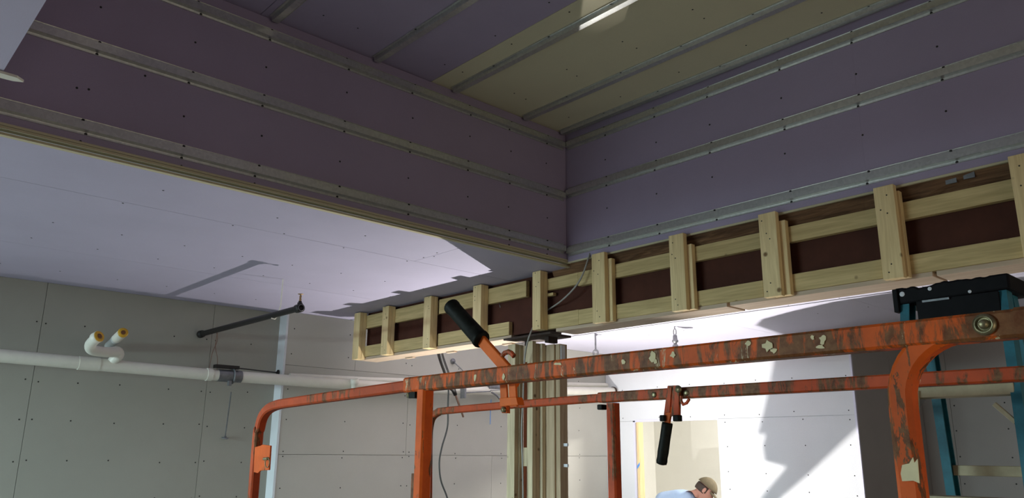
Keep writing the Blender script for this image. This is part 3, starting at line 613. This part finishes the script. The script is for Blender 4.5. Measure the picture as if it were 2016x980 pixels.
# ------------------------------------------------------------------ drain pipe along the left wall
PX = -7.12
dp = thing('drain_pipe', (PX, 1.0, 2.28), 'long white plastic drain pipe running along the left wall', 'pipe')
path = [(PX, -3.4, 2.40), (PX, 1.153, 2.290), (PX, 2.73, 2.262), (PX, 3.96, 2.262), (PX, 5.65, 2.284), (PX, 7.7, 2.40), (PX, 8.44, 2.435)]
MB().tube(path, 0.052, 20).build('main_pipe', PVC, dp)
def ring(y, z, r, w, mat, nm, lab=None): MB().tube([(PX, y - w / 2, z + 0.0), (PX, y + w / 2, z)], r, 20).build(nm, mat, dp, 0.002, label=lab)
ring(1.78, 2.279, 0.056, 0.16, PVC, 'coupling'); ring(2.78, 2.262, 0.058, 0.05, PVC, 'coupling')
ring(2.97, 2.262, 0.0555, 0.22, GREYM, 'shield_sleeve', 'grey metal sleeve'); ring(8.40, 2.433, 0.062, 0.03, RUST, 'coupling')
# elbows and capped stubs on top
E0 = at(228, 706, 0, -7.0); E1 = at(226, 692, 0, -6.98); E2 = at(186, 690, 0, -6.90)
MB().tube(bez([(PX, E0.y, 2.30), at(233, 700, 0, -7.06), at(231, 692, 0, -7.0), at(218, 693, 0, -6.98), at(200, 692, 0, -6.95), at(181, 688, 0, -6.92), at(178, 678, 0, -6.86), at(190, 665, 0, -6.72)]), 0.042, 16, (0.3, 0.2, 1)).build('elbow', PVC, dp)
MB().tube(bez([at(231, 703, 0, -7.04), at(232, 696, 0, -7.02), at(224, 691, 0, -7.0)]), 0.044, 16, (0.3, 0.2, 1)).build('elbow', PVC, dp)
a = at(191, 664, 0, -6.70); b = at(194, 663, 0, -6.66); dr = (b - a)
dr = Vector((1, 0.45, 0.35)).normalized()
MB().lathe(a - dr * 0.03, dr, [(0.044, 0), (0.046, 0.01), (0.046, 0.05), (0.040, 0.052), (0, 0.052)], 20).build('pipe_hub', PVC, dp)
MB().lathe(a + dr * 0.023, dr, [(0.045, 0), (0.042, 0.006), (0.018, 0.007), (0.018, 0.002), (0, 0.002)], 20).build('amber_cap', AMBER, dp)
MB().lathe(a + dr * 0.0255, dr, [(0.021, 0), (0.021, 0.006), (0.012, 0.008), (0, 0.004)], 12).build('cap_centre', BRN, dp)
st = thing('pipe_stub', (-7.2, 1.95, 2.45), 'short clear and white pipe stub with amber end, right of the elbow', 'pipe')
a0 = at(214, 681, 0, -7.40); a1 = at(243, 654, 0, -6.96); dr = (a1 - a0).normalized(); Ls = (a1 - a0).length
MB().lathe(a0, dr, [(0.036, 0), (0.036, Ls * 0.45), (0.040, Ls * 0.46), (0.040, Ls * 0.56), (0, Ls * 0.56)], 18).build('sleeve', PVCC, st)
MB().lathe(a0 + dr * Ls * 0.5, dr, [(0.038, 0), (0.040, 0.02), (0.040, Ls * 0.5 - 0.012), (0, Ls * 0.5 - 0.012)], 18).build('pipe_end', PVC, st)
MB().lathe(a0 + dr * (Ls - 0.012), dr, [(0.042, 0), (0.040, 0.008), (0.018, 0.009), (0, 0.004)], 18).build('amber_cap', AMBER, st)
MB().lathe(a0 + dr * (Ls - 0.006), dr, [(0.020, 0), (0.018, 0.006), (0.008, 0.004), (0, 0.004)], 12).build('cap_centre', BRN, st)
# second, smaller pipe behind the main one and its cleanout
p2 = thing('rear_pipe', (-7.22, 5, 2.33), 'thinner pale pipe running behind the main drain pipe', 'pipe')
MB().tube([(-7.235, 3.63, 2.315), (-7.235, 4.6, 2.340), (-7.235, 8.4, 2.52)], 0.030, 16).build('pipe_run', PVC, p2)
w = dp
c = at(697, 770, 0, -7.05)
MB().lathe((c.x, c.y, c.z + 0.02), (0.15, -0.1, 1), [(0.030, 0), (0.032, 0.05), (0.040, 0.055), (0.040, 0.105), (0.034, 0.105), (0.034, 0.07), (0, 0.07)], 18).build('tee_body', PVC, w)
MB().box((c.x - 0.004, c.y - 0.03, c.z + 0.085), (c.x + 0.004, c.y + 0.03, c.z + 0.12)).build('test_plug', RUST, w)
# ------------------------------------------------------------------ pipe hangers and braces
def brace(a, b, r, label, plate=0.045, clamp=None, mat=BLKP, nrm=None):
    h = thing('pipe_brace', tuple(b), label, 'pipe brace'); a = Vector(a); b = Vector(b)
    MB().tube([a, b], r, 8, (0, 1, 0.2)).build('rod', mat, h)
    n = nrm or (1, 0, 0); MB().lathe(b, n, [(0, -0.004), (plate, -0.004), (plate, 0.003), (plate * 0.35, 0.004), (plate * 0.35, 0.02), (0, 0.02)], 10).build('flange', mat, h)
    return h
h = brace(at(455, 772, 0, -7.13), at(443, 862, 0, -7.42), 0.006, 'thin grey rod hanging from the sleeve clamp to a small wall flange', 0.032, mat=GREYM, nrm=(0.25, 0.05, 1))
cl = MB(); y_c = 3.00
cl.tube(arc((PX, y_c, 2.262), 0.066, -2.2, 2.4, (1, 0, 0), (0, 0, 1), 12), 0.009, 6, (0, 1, 0)).box((PX + 0.02, y_c - 0.05, 2.17), (PX + 0.06, y_c - 0.025, 2.215)); cl.build('clamp', GREYM, dp)
h = brace((-7.16, 3.03, 2.345), Vector((-7.38, 3.57, 2.353)), 0.006, 'black rod from the sleeve clamp to the pale wall corner', 0.03, nrm=(0, -1, 0))
MB().box((PX - 0.02, 2.82, 2.325), (PX + 0.05, 3.04, 2.355)).build('clamp', BLKP, dp)
brace(at(913, 731, 0, -7.17), at(892, 711, 0, -7.29), 0.006, 'dark rod reaching up to a wall flange above the far pipe', 0.035, mat=GREYM)
h = brace(at(966, 770, 0, -6.98), at(914, 773, 0, -7.02), 0.007, 'grey horizontal rod with square end plate on the far pipe', 0.001, mat=GREYM)
c = at(912, 774, 0, -7.02); MB().box((c.x - 0.04, c.y - 0.012, c.z - 0.055), (c.x + 0.04, c.y + 0.012, c.z + 0.055)).build('end_plate', GREYM, h)
c = at(970, 762, 0, PX); MB().box((PX - 0.02, c.y - 0.13, c.z + 0.04), (PX + 0.062, c.y + 0.12, c.z + 0.075)).build('saddle', BLKP, dp, 0.003)
MB().tube([(PX, c.y - 0.1, c.z - 0.0), (PX, c.y + 0.13, c.z + 0.004)], 0.057, 18).build('shield_sleeve', GREYM, dp)
MB().tube([at(968, 772, 0, -7.0), at(978, 778, 0, -7.0), at(984, 785, 0, -6.98)], 0.012, 8).tube([at(966, 768, 0, -7.0), at(1000, 767, 0, -7.0)], 0.006, 6).build('bolt_arm', GREYM, dp, kind='stuff')
# blue hanging string
tag(MB().tube([at(967, 786, 0, -7.2), at(966, 800, 0, -7.25), at(965, 835, 0, -7.28)], 0.004, 6).build('blue_string', TAPE), 'short blue string hanging against the grey wall beside the timber post', 'string')
# ------------------------------------------------------------------ black sprinkler pipe
bp = thing('sprinkler_pipe', (-6.4, 2.78, 2.66), 'black steel sprinkler pipe sticking out of the left wall below the ceiling', 'pipe')
BZ = 2.660
MB().tube([(-7.44, 2.78, BZ), (-5.50, 2.78, BZ)], 0.0245, 16).build('pipe_run', BLKP, bp)
MB().lathe((-5.52, 2.78, BZ), (1, 0, 0), [(0.028, 0), (0.034, 0.01), (0.034, 0.07), (0.030, 0.075), (0.022, 0.076), (0.022, 0.06), (0, 0.06)], 18).build('end_fitting', BLKP, bp)
MB().lathe((-5.443, 2.78, BZ), (1, 0, 0), [(0.0225, 0), (0.0255, 0), (0.0255, 0.002), (0.0225, 0.002)], 18).build('steel_rim', GREYM, bp)
MB().lathe((-5.47, 2.78, BZ + 0.02), (0, 0, 1), [(0.020, 0), (0.020, 0.022), (0.013, 0.024), (0.013, 0.035), (0, 0.035)], 14).build('outlet', BLKP, bp)
sh = MB().lathe((-5.47, 2.78, BZ + 0.05), (0, 0, 1), [(0.008, 0), (0.010, 0.02), (0.006, 0.022), (0.006, 0.04), (0.002, 0.052), (0.002, 0.056), (0.021, 0.058), (0.021, 0.061), (0, 0.061)], 14)
sh.tube([(-5.482, 2.78, BZ + 0.07), (-5.486, 2.78, BZ + 0.09), (-5.472, 2.78, BZ + 0.107)], 0.0022, 5).tube([(-5.458, 2.78, BZ + 0.07), (-5.454, 2.78, BZ + 0.09), (-5.468, 2.78, BZ + 0.107)], 0.0022, 5)
sh.build('sprinkler_head', BRASS, bp, label='small brass sprinkler head')
MB().lathe((-7.43, 2.78, BZ), (1, 0, 0), [(0.036, 0), (0.034, 0.05), (0.026, 0.055)], 16).build('wall_coupling', BLKP, bp)
hw = MB().tube([(-5.90, 2.83, ZC - 0.002), (-5.90, 2.83, BZ + 0.08), (-5.90, 2.815, BZ + 0.03), (-5.90, 2.808, BZ - 0.01), (-5.90, 2.79, BZ - 0.032), (-5.90, 2.76, BZ - 0.028)], 0.005, 8, (1, 0, 0)).build('pipe_hook', PVC)
tag(hw, 'thin pale hook hanging from the ceiling around the black pipe', 'pipe hook')
wire('red_wire', [at(424, 645, 0, -7.2), at(428, 668, 0, -7.2), at(418, 695, 0, -7.2), at(412, 725, 0, -7.2)], 0.003, PINKW, 'thin reddish wire dangling below the black pipe, left strand', 'wire', 5)
wire('red_wire', [at(429, 650, 0, -7.16), at(424, 680, 0, -7.2), at(428, 705, 0, -7.2), at(427, 728, 0, -7.18)], 0.003, PINKW, 'thin reddish wire dangling to the drain pipe, right strand', 'wire', 5)
# ------------------------------------------------------------------ hanging cords beyond the beam
wire('black_duct_hose', [at(862, 676, 0, -6.6), at(869, 705, 0, -6.7), at(877, 728, 0, -6.75), at(886, 752, 0, -6.8)], 0.034, BLKP, 'thick black hose hanging from behind the beam left of the post', 'hose', 12)
cdp = thing('power_cord', tuple(at(890, 765, 0, -6.8)), 'black plug and reddish cord hanging behind the near orange rail', 'cord')
MB().lathe(at(889, 758, 0, -6.8), (at(897, 778, 0, -6.8) - at(889, 758, 0, -6.8)), [(0, 0), (0.038, 0), (0.040, 0.04), (0.026, 0.06), (0.020, 0.12), (0, 0.12)], 10).build('plug', BLKP, cdp)
MB().tube([at(896, 775, 0, -6.8), at(904, 797, 0, -6.82), at(912, 820, 0, -6.9)], 0.012, 8).build('cord_end', PINKW, cdp)
wire('extension_cord', [at(884, 735, 0, -6.9), at(882, 800, 0, -6.9), at(881, 840, 0, -6.9), at(870, 880, 0, -6.9), at(865, 910, 0, -6.9), at(868, 945, 0, -6.9), at(880, 978, 0, -6.9), at(886, 1010, 0, -6.9), at(880, 1100, 0, -6.9)], 0.0095, CORD,
     'long grey cord hanging in a loose curve beside the near orange post', 'cord')
# ------------------------------------------------------------------ hanger rod and sprinkler beyond the beam, right side
r1 = thing('hanger_rod', tuple(at(1172, 656, 2, ZC)), 'thin grey rod hanging from the bright far ceiling right of the post', 'hanger rod')
a = at(1172, 656, 2, ZC); z_ = at(1175, 690, 0, a.x).z
MB().tube([a, (a.x, a.y, z_)], 0.010, 8, (1, 0, 0)).build('rod', GREYM, r1)
MB().tube(arc((a.x, a.y, z_ - 0.03), 0.035, -0.6, 3.7, (1, 0, 0), (0, 0, 1), 10), 0.012, 6, (0, 1, 0)).build('ring', GREYM, r1)
s1 = at(1328, 642, 2, ZC)
s2 = thing('sprinkler_drop', tuple(s1), 'dark sprinkler head on a short drop from the bright far ceiling', 'sprinkler')
MB().tube([(s1.x, s1.y, ZC), (s1.x, s1.y, ZC - 0.03)], 0.006, 6, (1, 0, 0)).tube(arc((s1.x, s1.y, ZC - 0.065), 0.036, 0, 2 * math.pi, (0.5, 0, 0), (0, 0, 1), 14), 0.006, 6, (0, 1, 0), False).build('shackle', GREYM, s2)
MB().lathe((s1.x, s1.y, ZC - 0.10), (0, 0, -1), [(0, 0), (0.022, 0), (0.026, 0.05), (0.034, 0.055), (0.034, 0.075), (0.02, 0.08), (0.018, 0.10), (0.028, 0.105), (0.034, 0.13), (0.055, 0.17), (0.055, 0.19), (0.02, 0.19), (0.02, 0.26), (0, 0.26)], 12).build('head_body', GREYM, s2)
# scrap of trim at the near ceiling edge (top left)
sp = MB().prism([(-3.30, 0.30, ZC - 0.012), (-3.245, 0.30, ZC - 0.012), (-3.250, 0.425, ZC - 0.012), (-3.275, 0.452, ZC - 0.012), (-3.292, 0.42, ZC - 0.012)], (0, 0, 0.010)).build('wood_shim', PVC)
tag(sp, 'pale pointed wood shim sticking out under the near ceiling edge', 'shim')
# small bent nail tab at the fascia edge
# ------------------------------------------------------------------ work light on the floor (below the frame)
wl_ = thing('work_light', (-5.42, 5.58, 0), 'yellow floor work light', 'work light')
MB().box((-5.54, 5.48, 0.22), (-5.30, 5.68, 0.325)).build('housing', LAMPG, wl_, 0.01)
MB().tube([(-5.58, 5.45, 0.015), (-5.58, 5.71, 0.015)], 0.012).tube([(-5.26, 5.45, 0.015), (-5.26, 5.71, 0.015)], 0.012).tube([(-5.58, 5.58, 0.015), (-5.26, 5.58, 0.015)], 0.012).tube([(-5.58, 5.58, 0.015), (-5.58, 5.58, 0.27), (-5.54, 5.58, 0.27)], 0.01).tube([(-5.26, 5.58, 0.015), (-5.26, 5.58, 0.27), (-5.30, 5.58, 0.27)], 0.01).build('stand', BLKP, wl_)
mb_ = MB()  # unseen slotted flap, added to keep lamp light off most of the tray
for a0, a1, zlo in ((40, 50.5, 0.464), (50.5, 104, 0.44)):
    hb_ = [(math.sin(math.radians(a0 + (a1 - a0) * k / 8)), -math.cos(math.radians(a0 + (a1 - a0) * k / 8))) for k in range(9)]
    hv = []
    for sx_, sy_ in hb_:
        for rr_, zz in ((0.125, zlo), (0.128, zlo), (0.128, 0.60), (0.125, 0.60)): hv.append((LAMP.x + sx_ * rr_, LAMP.y + sy_ * rr_, zz))
    n_ = len(hb_); mb_.add(hv, [(i * 4 + j, i * 4 + (j + 1) % 4, i * 4 + 4 + (j + 1) % 4, i * 4 + 4 + j) for i in range(n_ - 1) for j in range(4)] + [(0, 1, 2, 3), tuple((n_ - 1) * 4 + j for j in range(4))])
mb_.box((-5.303, 5.57, 0.32), (-5.290, 5.59, 0.45)); mb_.build('added_shade_flap', BLKP, wl_)
so = MB().box((-5.795, 4.55, 0), (-5.780, 5.88, 0.845)).build('added_shade_board', GREY); tag(so, 'added unseen board shading the left wall from the work light', 'shade blocker')  # unseen board added to block the lamp from the left wall
# unseen sheet added by the lamp, outline traced back from the shadows it casts
YP = 5.99
def shadowpt(px, py, ax, val):
    p = at(px, py, ax, val); t = (YP - LAMP.y) / (p.y - LAMP.y); return LAMP + (p - LAMP) * t
outl = [(1500, 975, 1, 8.45), (1560, 905, 1, 8.45), (1560, 899, 1, 8.45), (1507, 900, 1, 8.45), (1503, 870, 1, 8.45), (1510, 845, 1, 8.45), (1492, 848, 1, 8.45), (1505, 800, 1, 8.45), (1528, 690, 1, 8.45)]
oc = [shadowpt(*p) for p in outl]
oc2 = [shadowpt(1488, 640, 2, ZC), shadowpt(1500, 628, 2, ZC), shadowpt(1560, 612, 2, ZC), shadowpt(1640, 594, 2, ZC), shadowpt(1780, 572, 2, ZC), shadowpt(2010, 545, 2, ZC)]
oc3 = [Vector((-2.6, YP, 1.0)), Vector((-2.6, YP, 0.3)), shadowpt(1830, 700, 1, 8.45), shadowpt(1690, 840, 1, 8.45), shadowpt(1600, 925, 1, 8.45), shadowpt(1530, 985, 1, 8.45)]
poly = oc + oc2 + oc3 + [Vector((-5.35, YP, 0.002)), Vector((-5.40, YP, 0.002))]
OFF = (poly, YP)
# ------------------------------------------------------------------ worker
pm = thing('person', (-6.45, 9.15, 0), 'person bending in the doorway wearing an olive cap and light blue shirt', 'person')
MW = Vector((-6.45, 9.15, 0))
YM = 9.15
hc = at(1388, 964, 1, YM)                                  # head centre
sh_ = at(1348, 979, 1, YM)                                 # shoulder / upper back
rt = Vector((0.80, 0.60, 0))                               # roughly the direction the person leans (to the right of the picture)
def skin_body(name, verts, edges, radii, mat, parent, root=0, sub=2):
    off = Vector(parent['_w']); me = bpy.data.meshes.new(name); me.from_pydata([Vector(v) - off for v in verts], edges, [])
    o = bpy.data.objects.new(name, me); COL.objects.link(o)
    md = o.modifiers.new('skin', 'SKIN'); md.use_smooth_shade = True
    for i, r in enumerate(radii):
        sv = me.skin_vertices[0].data[i]; sv.radius = r if isinstance(r, tuple) else (r, r); sv.use_root = (i == root)
    sb = o.modifiers.new('sub', 'SUBSURF'); sb.levels = sub; sb.render_levels = sub
    me.materials.append(mat); o.parent = parent; o['_w'] = [off.x, off.y, off.z]; return o
X = Vector((1, 0, 0)); sd = Vector((-0.6, 0.8, 0))         # sideways of the body
hip = sh_ - rt * 0.42 + Vector((0, 0, -0.30)) + Vector((0, 0, 0)); hip.z = 0.92
neck = hc - rt * 0.12 + Vector((0, 0, -0.035))
chest = sh_ + Vector((0, 0, -0.12)); chest = chest + rt * 0.02
v = [hip, hip * 0.5 + chest * 0.5 + Vector((0, 0, 0.03)), chest, neck + Vector((0, 0, -0.02)), hc - rt * 0.02]
r_ = [0.165, 0.155, 0.165, 0.062, 0.055]
e = [(0, 1), (1, 2), (2, 3), (3, 4)]
def limb(base, pts, rad):
    i0 = base
    for p, rr in zip(pts, rad):
        v.append(Vector(p)); r_.append(rr); e.append((i0, len(v) - 1)); i0 = len(v) - 1
for sgn in (-1, 1):
    s0 = chest + sd * 0.19 * sgn + rt * 0.05
    limb(2, [s0, s0 + rt * 0.12 + Vector((0, 0, -0.27)), s0 + rt * 0.30 + Vector((0, 0, -0.45)), s0 + rt * 0.36 + Vector((0, 0, -0.49))], [0.065, 0.05, 0.034, 0.03])
    h0 = hip + sd * 0.11 * sgn; f0 = Vector((hip.x, hip.y, 0)) + sd * 0.14 * sgn
    limb(0, [h0 + Vector((0, 0, -0.05)), (h0 + f0) / 2 + rt * 0.05 + Vector((0, 0, 0.02)), f0 + Vector((0, 0, 0.08)), f0 + rt * 0.17 + Vector((0, 0, 0.035))], [0.105, 0.072, 0.05, 0.045])
skin_body('body', v, e, r_, SKIN, pm)
# shirt: torso shell a little larger than the body
tv = [hip + Vector((0, 0, 0.02)), hip * 0.5 + chest * 0.5 + Vector((0, 0, 0.03)), chest + Vector((0, 0, 0.01)), neck - rt * 0.07 + Vector((0, 0, -0.015))]
tr = [0.180, 0.180, 0.215, 0.085]; te = [(0, 1), (1, 2), (2, 3)]
for sgn in (-1, 1):
    s0 = chest + sd * 0.19 * sgn + rt * 0.05; tv.append(s0); tr.append(0.108); te.append((2, len(tv) - 1)); tv.append(s0 + rt * 0.08 + Vector((0, 0, -0.18))); tr.append(0.085); te.append((len(tv) - 2, len(tv) - 1))
skin_body('shirt', tv, te, tr, SHIRT, pm)
jv = [hip]; jr = [0.175]; je = []
for sgn in (-1, 1):
    h0 = hip + sd * 0.11 * sgn; f0 = Vector((hip.x, hip.y, 0)) + sd * 0.14 * sgn; i0 = 0
    for p, rr in ((h0 + Vector((0, 0, -0.08)), 0.115), ((h0 + f0) / 2 + rt * 0.05, 0.085), (f0 + Vector((0, 0, 0.10)), 0.068)):
        jv.append(p); jr.append(rr); je.append((i0, len(jv) - 1)); i0 = len(jv) - 1
skin_body('trousers', jv, je, jr, JEAN, pm)
# head: a shaped skull with nose, chin, brow; looks down to the right
fd = (rt * 0.75 + Vector((0, 0, -0.66))).normalized()      # face direction
ud = (rt * 0.66 + Vector((0, 0, 0.75))).normalized()       # crown direction
sx = fd.cross(ud).normalized()                             # ear axis
HS = 1.25
def headpt(a, b, c): return hc + (sx * a + fd * b + ud * c) * HS
hb = MB(); NU, NV = 28, 20; vs = []
for i in range(NV + 1):
    th = math.pi * i / NV
    for j in range(NU):
        ph = 2 * math.pi * j / NU; c_ = math.cos(th); s_ = math.sin(th); a = math.sin(ph) * s_; b = math.cos(ph) * s_
        ra, rb, rc = 0.078, 0.098, 0.118
        if c_ < 0: ra *= 1 + 0.32 * c_; rb *= 1 + (0.05 if b > 0 else 0.25) * c_
        A, B, Cc = a * ra, b * rb, c_ * rc
        if b > 0.9 * s_ and abs(a) < 0.25 and -0.35 < c_ < 0.12: B += 0.022 * (1 - abs(a) / 0.25) * max(0, 1 - abs(c_ + 0.20) / 0.3)
        if b > 0 and abs(c_ - 0.10) < 0.10 and abs(abs(a) - 0.38) < 0.2: B -= 0.007
        if b > 0.5 and abs(c_ + 0.45) < 0.06 and abs(a) < 0.3: B += 0.004
        vs.append(headpt(A, B, Cc))
hb.add(vs, [(i * NU + j, i * NU + (j + 1) % NU, (i + 1) * NU + (j + 1) % NU, (i + 1) * NU + j) for i in range(NV) for j in range(NU)], True)
hd_ = hb.build('head', SKIN, pm)
for sg in (-1, 1):
    eb = MB()
    for (aa, bb, cc, ra, rb, rc) in ((0.079 * sg, -0.008, -0.008, 0.012, 0.020, 0.032),):
        ev = [headpt(aa + ra * math.sin(t) * math.cos(p), bb + rb * math.sin(t) * math.sin(p), cc + rc * math.cos(t)) for t in [math.pi * i / 8 for i in range(9)] for p in [2 * math.pi * j / 10 for j in range(10)]]
        eb.add(ev, [(i * 10 + j, i * 10 + (j + 1) % 10, (i + 1) * 10 + (j + 1) % 10, (i + 1) * 10 + j) for i in range(8) for j in range(10)], True)
    eb.build('ear', SKIN, hd_)
def shell(name, mat, ra, rb, rc, keep, sh=(0, 0, 0)):
    mb = MB(); n1, n2 = 36, 24; P = {}
    for i in range(n2 + 1):
        for j in range(n1):
            th = math.pi * i / n2; ph = 2 * math.pi * j / n1
            P[i, j] = (math.sin(ph) * math.sin(th), math.cos(ph) * math.sin(th), math.cos(th))
    for i in range(n2):
        for j in range(n1):
            ks = [(i, j), (i, (j + 1) % n1), (i + 1, (j + 1) % n1), (i + 1, j)]
            if all(keep(*P[k]) for k in ks): mb.add([headpt(P[k][0] * ra + sh[0], P[k][1] * rb + sh[1], P[k][2] * rc + sh[2]) for k in ks], [(0, 1, 2, 3)], True)
    bm_ = mb.build(name, mat, pm); b2 = bmesh.new(); b2.from_mesh(bm_.data); bmesh.ops.remove_doubles(b2, verts=b2.verts, dist=0.0004); bmesh.ops.recalc_face_normals(b2, faces=b2.faces); b2.to_mesh(bm_.data); b2.free()
    me_ = bm_.data; ctr = sum((v_.co for v_ in me_.vertices), Vector()) / len(me_.vertices)
    if sum(p_.normal.dot(p_.center - ctr) for p_ in me_.polygons) < 0: me_.flip_normals()
    md = bm_.modifiers.new('s', 'SOLIDIFY'); md.thickness = 0.004; md.offset = 1; return bm_
shell('hair', HAIR, 0.083, 0.104, 0.121, lambda a, b, c: b < 0.25 and -0.45 + 0.9 * max(0, b) < c < 0.32)
cp = shell('cap', CAP, 0.094, 0.117, 0.132, lambda a, b, c: c > 0.14, (0, 0, 0.004))
bm_ = MB(); br = []
for k in range(13):
    an = -1.15 + 2.3 * k / 12; br.append(((math.sin(an) * 0.090, math.cos(an) * 0.108, 0.030), (math.sin(an) * 0.088, math.cos(an) * 0.108 + 0.075 * math.cos(an * 1.2), 0.012 - 0.010 * abs(math.sin(an)))))
vs = [headpt(*p) for a, b in br for p in (a, b)]; bm_.add(vs, [(2 * k, 2 * k + 1, 2 * k + 3, 2 * k + 2) for k in range(12)], True)
bo = bm_.build('cap_brim', CAP, cp if False else pm); md = bo.modifiers.new('s', 'SOLIDIFY'); md.thickness = 0.004
def hand(w_, dr, sg):
    dr = Vector(dr).normalized(); s_ = dr.cross(Vector((0, 0, 1))).normalized(); up = s_.cross(dr)
    v = [w_, w_ + dr * 0.05, w_ + dr * 0.085]; r = [0.026, 0.034, 0.032]; e = [(0, 1), (1, 2)]
    for k, ln in enumerate((0.062, 0.075, 0.070, 0.055)):
        b0 = w_ + dr * 0.088 + s_ * (k - 1.5) * 0.020; i0 = 2
        for f_, dz in ((0.0, 0), (0.5, -0.008), (1.0, -0.028)): v.append(b0 + dr * ln * f_ + up * dz); r.append(0.0095 - 0.0015 * f_); e.append((i0, len(v) - 1)); i0 = len(v) - 1
    v.append(w_ + dr * 0.04 + s_ * 0.045 * sg); r.append(0.012); e.append((1, len(v) - 1)); v.append(w_ + dr * 0.075 + s_ * 0.062 * sg + up * -0.01); r.append(0.0095); e.append((len(v) - 2, len(v) - 1))
    skin_body('hand', v, e, r, SKIN, pm, 1, 1)
for sgn in (-1, 1):
    s0 = chest + sd * 0.19 * sgn + rt * 0.05
    hand(s0 + rt * 0.36 + Vector((0, 0, -0.49)), rt * 0.8 + Vector((0, 0, -0.6)), -sgn)
    f0 = Vector((hip.x, hip.y, 0)) + sd * 0.14 * sgn
    skin_body('boot', [f0 + Vector((0, 0, 0.14)), f0 + Vector((0, 0, 0.06)), f0 + rt * 0.20 + Vector((0, 0, 0.048))], [(0, 1), (1, 2)], [0.058, 0.058, 0.048], BOOT, pm, 0, 2)
# ------------------------------------------------------------------ added shadow sheet by the light (below the frame)
poly, yp = OFF
ob = bmesh.new(); vv = [ob.verts.new(p) for p in poly]; fc = ob.faces.new(vv); 
bmesh.ops.triangulate(ob, faces=[fc]); ex = bmesh.ops.extrude_face_region(ob, geom=list(ob.faces)); bmesh.ops.translate(ob, verts=[g for g in ex['geom'] if isinstance(g, bmesh.types.BMVert)], vec=(0, 0.013, 0))
bmesh.ops.recalc_face_normals(ob, faces=ob.faces)
me = bpy.data.meshes.new('added_shadow_sheet'); ob.to_mesh(me); ob.free(); me.materials.append(GREY)
o = bpy.data.objects.new('added_shadow_sheet', me); COL.objects.link(o); tag(o, 'added unseen sheet by the work light, cut to cast the far shadows', 'shade blocker')
